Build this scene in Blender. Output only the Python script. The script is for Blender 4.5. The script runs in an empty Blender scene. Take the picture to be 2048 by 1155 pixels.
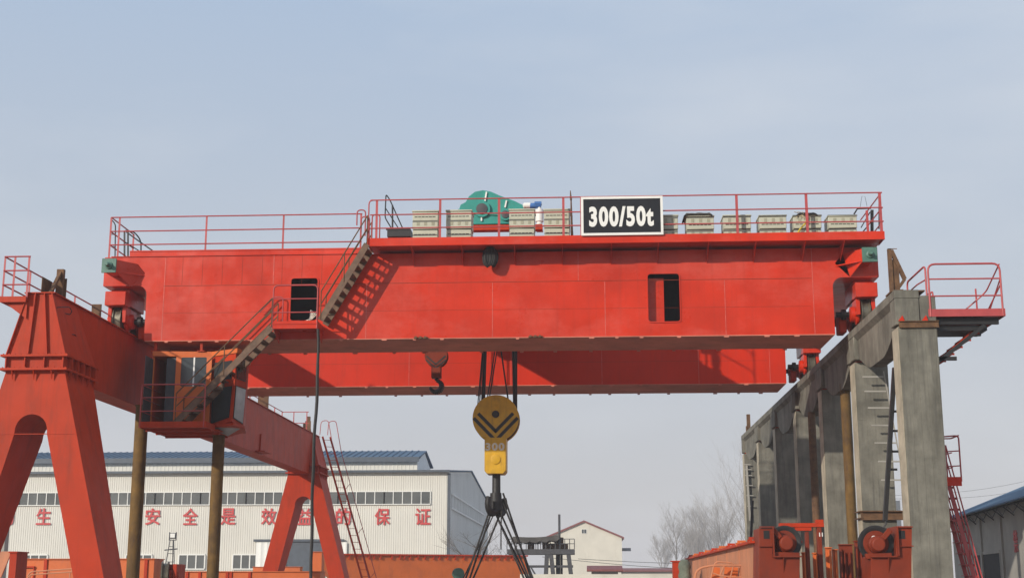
import bpy, bmesh, math, random
from mathutils import Vector, Matrix
from mathutils.geometry import tessellate_polygon
rnd = random.Random(7)
sc = bpy.context.scene
col = sc.collection
R = math.radians
# ---------------------------------------------------------------- camera
F, CX, CY, HOR, VPX = 2700.0, 1024.0, 577.5, 1164.0, 1176.0
EYE = 1.7
TILT = math.atan((HOR - CY) / F)
YAW = math.atan((VPX - CX) / (F / math.cos(TILT)))
cam = bpy.data.objects.new('camera', bpy.data.cameras.new('camera'))
col.objects.link(cam); sc.camera = cam
cam.location = (0, 0, EYE); cam.rotation_euler = (R(90) + TILT, 0, YAW)
cam.data.sensor_width = 36; cam.data.lens = 36 * F / 2048
cam.data.clip_start = .1; cam.data.clip_end = 6000
_M = cam.rotation_euler.to_matrix(); _C = Vector((0, 0, EYE))
def ray(px, py): return _M @ Vector(((px - CX) / F, -(py - CY) / F, -1))
def at(px, py, Y):            # point measured on the plane at distance Y
    d = ray(px, py); return _C + d * (Y / d.y)
def atx(px, py, X):           # point measured on the plane at X
    d = ray(px, py); return _C + d * (X / d.x)
def zx(px, py, Y):
    v = at(px, py, Y); return (v.x, v.z)
# ---------------------------------------------------------------- mesh helper
ORG = {}
class MB:
    def __init__(s): s.v = []; s.f = []
    def add(s, vs, fs):
        o = len(s.v); s.v += [Vector(v) for v in vs]; s.f += [[i + o for i in f] for f in fs]
    def box(s, x0, x1, y0, y1, z0, z1):
        s.add([(x0,y0,z0),(x1,y0,z0),(x1,y1,z0),(x0,y1,z0),(x0,y0,z1),(x1,y0,z1),(x1,y1,z1),(x0,y1,z1)],
              [(0,3,2,1),(4,5,6,7),(0,1,5,4),(1,2,6,5),(2,3,7,6),(3,0,4,7)]); return s
    def bar(s, a, b, w, h=None, up=(0,0,1)):
        a, b = Vector(a), Vector(b); h = h or w; d = (b - a).normalized(); up = Vector(up)
        if abs(d.dot(up)) > .98: up = Vector((0,1,0))
        x = d.cross(up).normalized() * w / 2; y = x.cross(d).normalized() * h / 2
        s.add([p + q for p in (a, b) for q in (-x-y, x-y, x+y, -x+y)],
              [(0,1,2,3),(7,6,5,4),(0,4,5,1),(1,5,6,2),(2,6,7,3),(3,7,4,0)]); return s
    def tube(s, pts, r, n=6, r2=None, closed=False):
        pts = [Vector(p) for p in pts]; m = len(pts); vs = []; fs = []; px = None
        for i, p in enumerate(pts):
            if closed: d = pts[(i+1) % m] - pts[i-1]
            else: d = pts[min(i+1, m-1)] - pts[max(i-1, 0)]
            d = d.normalized() if d.length > 1e-9 else Vector((0,0,1))
            if px is None:
                up = Vector((0,0,1)) if abs(d.z) < .9 else Vector((0,1,0)); x = d.cross(up).normalized()
            else: x = (px - d * px.dot(d)).normalized()
            px = x; y = d.cross(x); rr = r if r2 is None else r + (r2 - r) * i / max(1, m-1)
            for k in range(n):
                t = 2*math.pi*k/n; vs.append(p + (x*math.cos(t) + y*math.sin(t))*rr)
        for i in range(m if closed else m-1):
            j = (i+1) % m
            for k in range(n): fs.append((i*n+k, i*n+(k+1)%n, j*n+(k+1)%n, j*n+k))
        if not closed: fs += [tuple(range(n))[::-1], tuple(range((m-1)*n, m*n))]
        s.add(vs, fs); return s
    def cyl(s, a, b, r, n=16, r2=None): return s.tube([a, b], r, n, r2)
    def prism(s, poly, axis, a, b, holes=()):
        def mk(p, t):
            if axis == 'y': return (p[0], t, p[1])
            if axis == 'x': return (t, p[0], p[1])
            return (p[0], p[1], t)
        fa = a if callable(a) else (lambda p: a); fb = b if callable(b) else (lambda p: b)
        loops = [list(poly)] + [list(h) for h in holes]
        flat = [p for l in loops for p in l]; n = len(flat)
        vs = [mk(p, fa(p)) for p in flat] + [mk(p, fb(p)) for p in flat]; fs = []
        if holes or len(poly) > 4:
            tri = tessellate_polygon([[Vector((p[0], p[1], 0)) for p in l] for l in loops])
            for t in tri: fs += [tuple(t), tuple(i + n for i in reversed(t))]
        else: fs += [tuple(range(n)), tuple(reversed(range(n, 2*n)))]
        o = 0
        for l in loops:
            m = len(l)
            for i in range(m): fs.append((o+i, o+(i+1)%m, n+o+(i+1)%m, n+o+i))
            o += m
        s.add(vs, fs); return s
    def lathe(s, c, axis, prof, n=24):      # prof: (radius, offset along axis)
        c = Vector(c); ax = Vector(axis).normalized()
        u = ax.cross(Vector((0,0,1)) if abs(ax.z) < .9 else Vector((1,0,0))).normalized(); w = ax.cross(u)
        vs = [c + ax*h + (u*math.cos(2*math.pi*k/n) + w*math.sin(2*math.pi*k/n))*r for r, h in prof for k in range(n)]
        fs = [(i*n+k, i*n+(k+1)%n, (i+1)*n+(k+1)%n, (i+1)*n+k) for i in range(len(prof)-1) for k in range(n)]
        fs += [tuple(range(n)), tuple(range((len(prof)-1)*n, len(prof)*n))]
        s.add(vs, fs); return s
    def build(s, name, mat, parent=None, bevel=0, sharp=35):
        if parent is not None: o0 = ORG[parent.name]
        else:
            n = len(s.v); o0 = Vector((sum(v.x for v in s.v)/n, sum(v.y for v in s.v)/n, min(v.z for v in s.v)))
        me = bpy.data.meshes.new(name); bm = bmesh.new()
        vs = [bm.verts.new(v - o0) for v in s.v]
        for f in s.f:
            try: bm.faces.new([vs[i] for i in f])
            except ValueError: pass
        bmesh.ops.recalc_face_normals(bm, faces=bm.faces)
        bm.to_mesh(me); bm.free()
        me.polygons.foreach_set('use_smooth', [True]*len(me.polygons)); me.set_sharp_from_angle(angle=R(sharp))
        me.materials.append(mat)
        o = bpy.data.objects.new(name, me); col.objects.link(o); ORG[o.name] = o0
        if parent is not None: o.parent = parent
        else: o.location = o0
        if bevel:
            b = o.modifiers.new('bevel', 'BEVEL'); b.width = bevel; b.segments = 1; b.limit_method = 'ANGLE'; b.angle_limit = R(40)
        return o
def tag(o, label, cat, group=None):
    o['label'] = label; o['category'] = cat
    if group: o['group'] = group
    return o
def thing(name, label, cat, loc, group=None):
    o = bpy.data.objects.new(name, None); col.objects.link(o); o.location = loc; o.empty_display_size = .3
    ORG[o.name] = Vector(loc); return tag(o, label, cat, group)
def copy_tree(o, parent=None):
    c = o.copy(); col.objects.link(c); ORG[c.name] = ORG[o.name]
    if parent is not None: c.parent = parent
    for ch in [x for x in list(o.children)]: copy_tree(ch, c)
    return c
def arc(cx, cz, r, a0, a1, n=6): return [(cx + r*math.cos(R(a0+(a1-a0)*i/n)), cz + r*math.sin(R(a0+(a1-a0)*i/n))) for i in range(n+1)]
def rrect(x0, x1, z0, z1, r): return arc(x1-r, z1-r, r, 90, 0, 4) + arc(x1-r, z0+r, r, 0, -90, 4) + arc(x0+r, z0+r, r, -90, -180, 4) + arc(x0+r, z1-r, r, 180, 90, 4)
def bend(pts, r=.15, n=4):              # round the inner corners of a 3D polyline
    pts = [Vector(p) for p in pts]; out = [pts[0]]
    for a, b, c in zip(pts, pts[1:], pts[2:]):
        d1 = (a-b); d2 = (c-b); q = min(r, d1.length*.45, d2.length*.45)
        p1 = b + d1.normalized()*q; p2 = b + d2.normalized()*q
        for i in range(n+1):
            t = i/n; out.append(p1*(1-t)**2 + b*2*t*(1-t) + p2*t*t)
    return out + [pts[-1]]
def text(body, x, y, z, h, w, mat, name, parent=None, depth=.01, bold=.0, rotz=0, space=1.0):
    cu = bpy.data.curves.new('lettering', 'FONT'); cu.body = body; cu.extrude = .5; cu.offset = bold; cu.space_character = space; cu.resolution_u = 4
    t = bpy.data.objects.new('lettering', cu); col.objects.link(t)
    me = bpy.data.meshes.new_from_object(t.evaluated_get(bpy.context.evaluated_depsgraph_get()))
    bpy.data.objects.remove(t); bpy.data.curves.remove(cu)
    xs = [v.co.x for v in me.vertices]; ys = [v.co.y for v in me.vertices]
    x0, x1, y0, y1 = min(xs), max(xs), min(ys), max(ys)
    b = MB(); rot = Matrix.Rotation(rotz, 4, 'Z')
    vs = [rot @ Vector(((v.co.x-(x0+x1)/2)/(x1-x0)*w, -v.co.z/.5*depth/2 , (v.co.y-(y0+y1)/2)/(y1-y0)*h)) + Vector((x, y, z)) for v in me.vertices]
    b.add(vs, [tuple(p.vertices) for p in me.polygons]); bpy.data.meshes.remove(me)
    return b.build(name, mat, parent)
# ---------------------------------------------------------------- materials
def mat(name, base, rough=.5, var=.15, scale=1.2, metallic=0, dirt_or_sheen=None, dirt_or_sheen_amt=0, dirt_or_sheen_scale=2.0, streak=1.0, bump=0, bump_scale=.7, fine=.0, fine_scale=25, spec=.5, coat=0, runs=0, runcol=(.1,.03,.02), runscale=1.0):
    m = bpy.data.materials.new(name); m.use_nodes = True; nt = m.node_tree; N = nt.nodes; L = nt.links
    bs = N['Principled BSDF']; bs.inputs['Metallic'].default_value = metallic
    bs.inputs['Specular IOR Level'].default_value = spec
    if coat: bs.inputs['Coat Weight'].default_value = coat; bs.inputs['Coat Roughness'].default_value = .15
    geo = N.new('ShaderNodeNewGeometry'); P = geo.outputs['Position']
    def noise(sc_, det=5, vec=None, rough_=.6):
        n = N.new('ShaderNodeTexNoise'); n.inputs['Scale'].default_value = sc_; n.inputs['Detail'].default_value = det; n.inputs['Roughness'].default_value = rough_
        L.new(vec or P, n.inputs['Vector']); return n.outputs['Fac']
    def ramp(fac, a, b, ca, cb):
        r = N.new('ShaderNodeValToRGB'); r.color_ramp.elements[0].position = a; r.color_ramp.elements[1].position = b
        r.color_ramp.elements[0].color = (*ca, 1) if len(ca) == 3 else ca; r.color_ramp.elements[1].color = (*cb, 1) if len(cb) == 3 else cb
        L.new(fac, r.inputs[0]); return r.outputs[0]
    lo = tuple(c*(1-var) for c in base); hi = tuple(min(1, c*(1+var)) for c in base)
    c = ramp(noise(scale), .3, .7, lo, hi)
    if dirt_or_sheen:
        mp = N.new('ShaderNodeMapping'); mp.inputs['Scale'].default_value = (1, 1, streak); L.new(P, mp.inputs['Vector'])
        k = ramp(noise(dirt_or_sheen_scale, 8, mp.outputs[0], .7), .62 - .2*dirt_or_sheen_amt, .8 - .1*dirt_or_sheen_amt, (0,0,0), (dirt_or_sheen_amt,)*3)
        mx = N.new('ShaderNodeMix'); mx.data_type = 'RGBA'; L.new(k, mx.inputs[0]); L.new(c, mx.inputs[6]); mx.inputs[7].default_value = (*dirt_or_sheen, 1); c = mx.outputs[2]
    if runs:
        mp = N.new('ShaderNodeMapping'); mp.inputs['Scale'].default_value = (5*runscale, 5*runscale, .2*runscale); L.new(P, mp.inputs['Vector'])
        k = ramp(noise(1.0, 6, mp.outputs[0], .65), .52, .74, (0,0,0), (runs,)*3)
        mx = N.new('ShaderNodeMix'); mx.data_type = 'RGBA'; L.new(k, mx.inputs[0]); L.new(c, mx.inputs[6]); mx.inputs[7].default_value = (*runcol, 1); c = mx.outputs[2]
    L.new(c, bs.inputs['Base Color'])
    rr = N.new('ShaderNodeMapRange'); L.new(noise(scale*2.3), rr.inputs[0]); rr.inputs[3].default_value = max(.03, rough-.1); rr.inputs[4].default_value = min(1, rough+.12); L.new(rr.outputs[0], bs.inputs['Roughness'])
    nrm = None
    for st, s_, dist in ((bump, bump_scale, .12), (fine, fine_scale, .01)):
        if st:
            b = N.new('ShaderNodeBump'); b.inputs['Strength'].default_value = st; b.inputs['Distance'].default_value = dist
            L.new(noise(s_, 3 if s_ < 5 else 6), b.inputs['Height'])
            if nrm: L.new(nrm, b.inputs['Normal'])
            nrm = b.outputs[0]
    if nrm: L.new(nrm, bs.inputs['Normal'])
    return m
RUST = (.09, .04, .018)
M = dict(
 red=mat('red_gloss_paint', (.57,.028,.005), .30, .17, .55, runs=.3, runcol=(.3,.03,.018), dirt_or_sheen=(.62,.105,.075), dirt_or_sheen_amt=.65, dirt_or_sheen_scale=.42, streak=1.6, bump=.85, bump_scale=.36, fine=.04, fine_scale=14, spec=.3),  # soft pale pink patches paint the glossy sky sheen into the red
 farred=mat('red_paint', (.57,.024,.004), .42, .1, .6, runs=.25, runcol=(.3,.025,.015), dirt_or_sheen=(.25,.03,.02), dirt_or_sheen_amt=.35, dirt_or_sheen_scale=2.2, streak=.2, bump=.1, bump_scale=.5, spec=.25),
 gantry=mat('oxide_red_paint', (.45,.035,.006), .55, .12, .9, dirt_or_sheen=(.16,.035,.02), dirt_or_sheen_amt=.5, dirt_or_sheen_scale=2.4, streak=.25, bump=.15, bump_scale=.8, fine=.1, spec=.2, runs=.35, runcol=(.17,.03,.015)),
 seam=mat('pale_red_weld_line', (.60,.13,.10), .5, .3, 6, dirt_or_sheen=(.4,.04,.03), dirt_or_sheen_amt=.8, dirt_or_sheen_scale=4),
 oxide=mat('dark_oxide_red', (.205,.027,.008), .55, .2, 1.4, dirt_or_sheen=(.1,.03,.02), dirt_or_sheen_amt=.6, dirt_or_sheen_scale=3, streak=.4, fine=.15, spec=.25),
 under=mat('dusty_red_underside', (.55,.19,.13), .7, .2, .8, dirt_or_sheen=(.2,.09,.06), dirt_or_sheen_amt=.5, dirt_or_sheen_scale=1.5, spec=.2),
 wrap=mat('grey_green_cloth', (.15,.18,.14), .9, .3, 3, bump=.5, bump_scale=4),
 paleglass=mat('painted_reflection_glass', (.34,.34,.35), .12, .25, 1.5),  # sky reflection painted in as a pale base colour
 rail=mat('pink_red_rail_paint', (.42,.06,.06), .5, .2, 3, dirt_or_sheen=RUST, dirt_or_sheen_amt=.5, dirt_or_sheen_scale=6),
 rust=mat('rusty_steel', (.14,.07,.03), .8, .35, 4, dirt_or_sheen=(.05,.025,.015), dirt_or_sheen_amt=.8, dirt_or_sheen_scale=5, fine=.3),
 pipe=mat('rusty_pipe_steel', (.15,.08,.016), .8, .35, 2.5, dirt_or_sheen=(.05,.022,.012), dirt_or_sheen_amt=.8, dirt_or_sheen_scale=3, streak=.3, fine=.3),
 stairs=mat('brown_stair_steel', (.15,.085,.05), .7, .3, 4, dirt_or_sheen=(.07,.03,.02), dirt_or_sheen_amt=.7, dirt_or_sheen_scale=5),
 black=mat('black_steel', (.016,.015,.015), .5, .3, 4),
 rope=mat('greased_wire_rope', (.02,.018,.016), .6, .3, 12),
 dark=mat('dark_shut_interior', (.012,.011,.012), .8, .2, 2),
 conc=mat('weathered_concrete', (.185,.174,.142), .92, .3, 1.6, dirt_or_sheen=(.085,.08,.066), dirt_or_sheen_amt=.8, dirt_or_sheen_scale=1.7, streak=.22, runs=.7, runcol=(.09,.085,.075), runscale=1.6, spec=.2, bump=.12, bump_scale=3, fine=.5, fine_scale=22),
 edge=mat('pale_side_concrete', (.40,.355,.27), .92, .25, 2, dirt_or_sheen=(.18,.165,.13), dirt_or_sheen_amt=.6, dirt_or_sheen_scale=2.5, streak=.25, spec=.2, fine=.4),
 beige=mat('beige_cabinet_paint', (.48,.48,.37), .5, .08, 3, dirt_or_sheen=(.2,.17,.11), dirt_or_sheen_amt=.4, dirt_or_sheen_scale=6),
 beigedk=mat('beige_recess', (.33,.32,.23), .7, .2, 5),
 teal=mat('teal_machine_paint', (.025,.27,.22), .4, .12, 3, dirt_or_sheen=(.03,.1,.08), dirt_or_sheen_amt=.5, dirt_or_sheen_scale=6),
 green=mat('grey_green_paint', (.075,.17,.13), .5, .2, 4, dirt_or_sheen=(.05,.06,.05), dirt_or_sheen_amt=.5, dirt_or_sheen_scale=7),
 yellow=mat('yellow_paint', (.66,.37,.006), .45, .15, 2.5, dirt_or_sheen=(.2,.1,.02), dirt_or_sheen_amt=.5, dirt_or_sheen_scale=4, streak=.4, runs=.3, runcol=(.13,.07,.02), runscale=2),
 white=mat('white_paint', (.78,.77,.72), .5, .05, 3, dirt_or_sheen=(.5,.47,.4), dirt_or_sheen_amt=.3, dirt_or_sheen_scale=5),
 signbk=mat('sign_black', (.012,.013,.017), .5, .15, 3, spec=.25),
 worn=mat('worn_white_stencil', (.78,.74,.62), .6, .15, 6, dirt_or_sheen=(.5,.3,.06), dirt_or_sheen_amt=.5, dirt_or_sheen_scale=14),
 steel=mat('worn_wheel_steel', (.17,.15,.11), .4, .3, 5, metallic=.6, dirt_or_sheen=RUST, dirt_or_sheen_amt=.6, dirt_or_sheen_scale=6),
 glass=mat('window_glass', (.035,.042,.045), .07, .2, .8, spec=.8),
 glass2=mat('hall_window_glass', (.11,.115,.11), .12, .35, .25, spec=.6),
 siding=mat('cream_steel_siding', (.67,.645,.575), .55, .05, .3, dirt_or_sheen=(.5,.45,.36), dirt_or_sheen_amt=.3, dirt_or_sheen_scale=.8, streak=.1, runs=.25, runcol=(.45,.41,.34), runscale=.35),
 sidelifted=mat('cream_siding_shade_lifted', (.74,.74,.72), .6, .06, .3, dirt_or_sheen=(.4,.38,.33), dirt_or_sheen_amt=.3, dirt_or_sheen_scale=.8, streak=.1),  # same siding as the front, made paler to brighten the shaded gable
 blue=mat('blue_steel_roof', (.065,.125,.20), .65, .12, .6, spec=.2, dirt_or_sheen=(.16,.17,.18), dirt_or_sheen_amt=.5, dirt_or_sheen_scale=1.2),
 trim=mat('blue_grey_trim', (.07,.085,.105), .5, .15, 2),
 letter=mat('red_lettering', (.55,.05,.05), .6, .12, 3, dirt_or_sheen=(.6,.25,.22), dirt_or_sheen_amt=.4, dirt_or_sheen_scale=5),
 orange=mat('orange_primer', (.60,.125,.018), .55, .12, .8, dirt_or_sheen=(.3,.07,.03), dirt_or_sheen_amt=.5, dirt_or_sheen_scale=1.8, streak=.3, bump=.1, fine=.1),
 peach=mat('faded_peach_primer', (.55,.22,.11), .6, .14, .9, dirt_or_sheen=(.3,.12,.06), dirt_or_sheen_amt=.6, dirt_or_sheen_scale=1.6, streak=.3, fine=.1),
 plaster=mat('cream_plaster', (.63,.59,.50), .9, .07, .4, dirt_or_sheen=(.42,.37,.28), dirt_or_sheen_amt=.4, dirt_or_sheen_scale=1, streak=.3, fine=.2),
 redroof=mat('maroon_roof_tile', (.20,.055,.05), .7, .2, 2),
 greywall=mat('grey_render_wall', (.34,.32,.28), .9, .15, .8, dirt_or_sheen=(.2,.18,.15), dirt_or_sheen_amt=.5, dirt_or_sheen_scale=1.2, fine=.3),
 tarp=mat('dusty_dark_tarpaulin', (.07,.065,.06), .85, .3, 2, bump=.3, bump_scale=2),
 darksteel=mat('dark_grey_steel', (.055,.055,.06), .6, .25, 3),
 twig=mat('haze_paled_twigs', (.27,.25,.235), .9, .2, 2),  # lighter than bark: the far trees' haze fade is put into the colour
 bark=mat('grey_brown_bark', (.15,.125,.105), .9, .25, 3),
 ground=mat('packed_dirt_yard', (.24,.2,.165), .95, .2, .12, dirt_or_sheen=(.16,.13,.1), dirt_or_sheen_amt=.6, dirt_or_sheen_scale=.3, fine=.3, fine_scale=8),
 yellowcable=mat('yellow_cable', (.6,.45,.03), .5, .1, 3), bluep=mat('blue_motor_paint', (.05,.16,.42), .45, .15, 4),
 straw=mat('straw_wisp', (.55,.45,.28), .9, .2, 5),
)
# ---------------------------------------------------------------- world, sun
ELEV, AZ = math.atan2(.5, math.hypot(.86, 1)), math.atan2(-.86, -1.0)
w = bpy.data.worlds.new('World'); sc.world = w; w.use_nodes = True; wn = w.node_tree.nodes; wl = w.node_tree.links
sky = wn.new('ShaderNodeTexSky'); sky.sky_type = 'NISHITA'; sky.sun_disc = False
sky.sun_elevation = ELEV; sky.sun_rotation = AZ; sky.air_density = 1.0; sky.dust_density = 2.0; sky.ozone_density = 1.5; sky.altitude = 50
bg = wn['Background']; bg.inputs[1].default_value = .13
SKYOUT = sky.outputs[0]
# hazy winter sky: a pale veil over the clear sky, whiter towards the horizon, with faint cirrus streaks
tc = wn.new('ShaderNodeTexCoord'); mp = wn.new('ShaderNodeMapping'); mp.inputs['Scale'].default_value = (2.0, 2.0, 7); mp.inputs['Rotation'].default_value = (0, R(10), 0)
nz = wn.new('ShaderNodeTexNoise'); nz.inputs['Scale'].default_value = 1.3; nz.inputs['Detail'].default_value = 6; nz.inputs['Roughness'].default_value = .5
wl.new(tc.outputs['Generated'], mp.inputs['Vector']); wl.new(mp.outputs[0], nz.inputs['Vector'])
sp = wn.new('ShaderNodeSeparateXYZ'); wl.new(tc.outputs['Generated'], sp.inputs[0])
rp_ = wn.new('ShaderNodeValToRGB'); wl.new(sp.outputs['Z'], rp_.inputs[0])
e = rp_.color_ramp.elements; e[0].position = 0; e[0].color = (4.5,4.3,4.35,1); e[1].position = .42; e[1].color = (3.4,4.25,5.5,1)
m1 = e.new(.2); m1.color = (4.2,4.55,5.05,1)
VEIL = .92
mx = wn.new('ShaderNodeMix'); mx.data_type = 'RGBA'; mx.inputs[0].default_value = VEIL; wl.new(SKYOUT, mx.inputs[6]); wl.new(rp_.outputs[0], mx.inputs[7])
mr = wn.new('ShaderNodeMapRange'); mr.inputs[1].default_value = .42; mr.inputs[2].default_value = .68; mr.inputs[3].default_value = .0; mr.inputs[4].default_value = .36
wl.new(nz.outputs['Fac'], mr.inputs[0])
mx2 = wn.new('ShaderNodeMix'); mx2.data_type = 'RGBA'; wl.new(mr.outputs[0], mx2.inputs[0]); wl.new(mx.outputs[2], mx2.inputs[6]); mx2.inputs[7].default_value = (5.6, 5.8, 6.1, 1)
wl.new(mx2.outputs[2], bg.inputs[0])
sun = bpy.data.objects.new('sun', bpy.data.lights.new('sun', 'SUN')); col.objects.link(sun)
sun.data.energy = 3.5; sun.data.angle = R(.6); sun.data.color = (1, .93, .82)
sd = Vector((-math.sin(AZ)*math.cos(ELEV), -math.cos(AZ)*math.cos(ELEV), -math.sin(ELEV)))
sun.rotation_euler = sd.to_track_quat('-Z', 'Y').to_euler(); sun.location = -sd*60
sc.view_settings.view_transform = 'Standard'; sc.view_settings.look = 'None'; sc.view_settings.exposure = 0; sc.view_settings.gamma = 1
sc.cycles.max_bounces = 5; sc.cycles.diffuse_bounces = 3; sc.cycles.glossy_bounces = 2; sc.cycles.volume_bounces = 1; sc.cycles.use_denoising = True
# ground and air
g = MB(); n = 48; GR = 700
g.add([(0,0,0)] + [(GR*math.cos(2*math.pi*k/n), GR*math.sin(2*math.pi*k/n), 0) for k in range(n)], [(0, k+1, (k+1)%n+1) for k in range(n)])
go = g.build('ground', M['ground']); go['kind'] = 'structure'
HZ = True
if HZ:
    hz = MB(); hz.box(-720,720,-720,720,-1,24)
    hm = bpy.data.materials.new('haze_air'); hm.use_nodes = True; hn = hm.node_tree
    hn.nodes.remove(hn.nodes['Principled BSDF'])
    pv = hn.nodes.new('ShaderNodeVolumePrincipled'); pv.inputs['Color'].default_value = (.93,.95,1,1); pv.inputs['Density'].default_value = .0006; pv.inputs['Anisotropy'].default_value = .0
    hn.links.new(pv.outputs[0], hn.nodes['Material Output'].inputs['Volume'])
    ho = hz.build('haze', hm); ho['kind'] = 'stuff'
# ================================================================ OVERHEAD CRANE
Y0 = 42.0; GW = 2.4; YF = 52.6
ZB = (at(290,682,Y0).z + at(1667,667,Y0).z)/2; ZT = (at(480,511,Y0).z)
XL = at(207,560,Y0).x; XLi = at(290,640,Y0).x; XRi = at(1668,620,Y0).x; XR = at(1757,540,Y0).x
ZN = (at(250,573,Y0).z + at(1720,552,Y0).z)/2
crane = thing('overhead_crane', 'huge red double girder overhead crane spanning between two raised runways', 'crane', ((XL+XR)/2, Y0, ZB))
def girder_profile(xl, xli, xri, xr):
    r = .3
    return [(xl, ZT), (xl, ZN)] + [(xli-r + r*math.sin(R(a)), ZN-r + r*math.cos(R(a))) for a in range(0, 91, 15)] + [(xli, ZB), (xri, ZB)] + \
           [(xri+r - r*math.cos(R(a)), ZN-r + r*math.sin(R(a))) for a in range(0, 91, 15)] + [(xr, ZN), (xr, ZT)]
d1a, d1b = at(580,641,Y0), at(636,556,Y0); d2a, d2b = at(1297,643,Y0), at(1358,547,Y0)
holes = [rrect(d1a.x, d1b.x, d1a.z, d1b.z, .09), rrect(d2a.x, d2b.x, d2a.z, d2b.z, .09)]
def make_girder(y, name, mt, with_holes, step=1):
    P = girder_profile(XL, XLi, XRi, XR); b = MB(); t = .05
    b.prism(P, 'y', y, y+t, holes if with_holes else ())
    b.prism(P, 'y', y+GW-t, y+GW)
    n = len(P)
    vs = [(p[0], y+t, p[1]) for p in P] + [(p[0], y+GW-t, p[1]) for p in P]
    b.add(vs, [(i, (i+1)%n, n+(i+1)%n, n+i) for i in range(n)])
    zs = at(800,566,Y0).z; sv = []; sh_ = MB()
    def seam_v(xx, za, zb): sv.append(MB().box(xx-.008, xx+.008, y-.006, y-.0005, za, zb))
    sh_.box(XLi+.55, XRi-.65, y-.005, y-.0005, zs-.008, zs+.008)
    for px, za, zb in ((545,zs+.02,ZT), (733,ZB+.02,zs-.02), (985,ZB+.02,zs-.02), (1157,zs+.02,ZT), (1210,ZB+.02,zs-.02), (1450,ZB+.02,zs-.02)): seam_v(at(px,600,Y0).x, za, zb)
    seam_v(XLi+.57, ZB+.02, ZT-.02); seam_v(XRi-.62, ZB+.02, ZT-.02)
    for k in range(9): xx = at(362+k*40,600,Y0).x; sh_.box(xx-.004, xx+.004, y-.004, y-.0005, zs+.02, ZT-.02)
    zq = (ZB+zs)/2; sh_.box(XLi+.6, XRi-.7, y-.003, y-.0005, zq-.004, zq+.004)
    g = b.build(name, mt, crane); [m_.build('weld_seam', M['seam'], g) for m_ in sv]; sh_.build('weld_seam', M['oxide'], g); b = MB()
    # bottom flange, proud of the web, with small lugs along both edges
    b.box(XLi+.05, XRi-.02, y-.045, y+GW+.045, ZB-.03, ZB-.002)
    x = XLi + .7; k = 0
    while x < XRi - .5:
        for yy in (y-.07, y+GW+.03):
            if rnd.random() < .75: b.box(x, x+rnd.choice((.1,.12,.16)), yy, yy+.05, ZB-.075, ZB-.034)
        x += rnd.uniform(.7, 1.5); k += 1
    b.build('bottom_flange', M['under'], g)
    return g
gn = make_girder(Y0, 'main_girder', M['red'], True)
for (a, b_) in ((d1a, d1b), (d2a, d2b)):
    fr = MB()
    o = rrect(a.x-.035, b_.x+.035, a.z-.035, b_.z+.035, .12); i = rrect(a.x+.002, b_.x-.002, a.z+.002, b_.z-.002, .09)
    fr.prism(o, 'y', Y0-.03, Y0-.001, [i])
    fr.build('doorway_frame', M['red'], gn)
ins = MB()   # black sheet painting the unlit interior dark, and the diaphragm behind the right doorway
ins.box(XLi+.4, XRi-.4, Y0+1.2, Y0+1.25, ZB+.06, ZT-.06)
dg = ins.build('dark_interior_sheet', M['dark'], gn)
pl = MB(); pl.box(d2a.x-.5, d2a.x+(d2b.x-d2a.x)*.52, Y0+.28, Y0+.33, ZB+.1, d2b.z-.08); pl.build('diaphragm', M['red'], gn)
cb = MB()
for k in range(5):
    a = at(634-k*3, 628-k*2, Y0+.2); b_ = at(612+k*2, 641, Y0+.15)
    cb.tube([a, (a+b_)/2 + Vector((0,0,-.06+.03*k)), b_], .022, 6)
cb.build('cable_bundle', M['worn'], gn)
gf = make_girder(YF, 'main_girder', M['farred'], False)
# deck kerb strip of the left half
xs0, xs1 = at(257,505,Y0).x, at(722,505,Y0).x
ks = MB(); ks.box(xs0, xs1, Y0+.12, Y0+.15, ZT, ZT+.24); ks.box(xs0, xs1, Y0+.1, Y0+.12, ZT+.2, ZT+.24); ks.box(xs0-.55, xs1+.2, Y0-.04, Y0+GW, ZT+.002, ZT+.022)
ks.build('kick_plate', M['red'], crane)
# cantilever walkway of the right half
YW = 41.1
zw0, zw1 = at(1250,485,YW).z, at(1250,469,YW).z
xw0, xw1 = at(735,480,YW).x, at(1770,480,YW).x
wk = MB(); wk.box(xw0, xw1, YW, YW+.012, zw0, zw1); wk.box(xw0, xw1, YW+.012, YW+.1, zw0, zw0+.012); wk.box(xw0, xw1, YW+.012, Y0+GW, zw0+.06, zw0+.075)
wk.box(xw0, xw0+.012, YW+.012, Y0, zw0+.012, zw0+.2); wk.box(xw1-.012, xw1, YW+.012, Y0, zw0+.012, zw0+.2)
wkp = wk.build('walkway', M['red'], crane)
br = [822,922,1028,1124,1223,1317,1418,1513,1612,1690]
for px in br:
    x = at(px, 487, YW).x; b = MB()
    b.prism([(YW+.04, zw0-.005), (Y0-.002, zw0-.005), (Y0-.002, zw0-.48), (YW+.04, zw0-.05)], 'x', x-.006, x+.006)
    b.build('bracket', M['red'], wkp)
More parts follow.
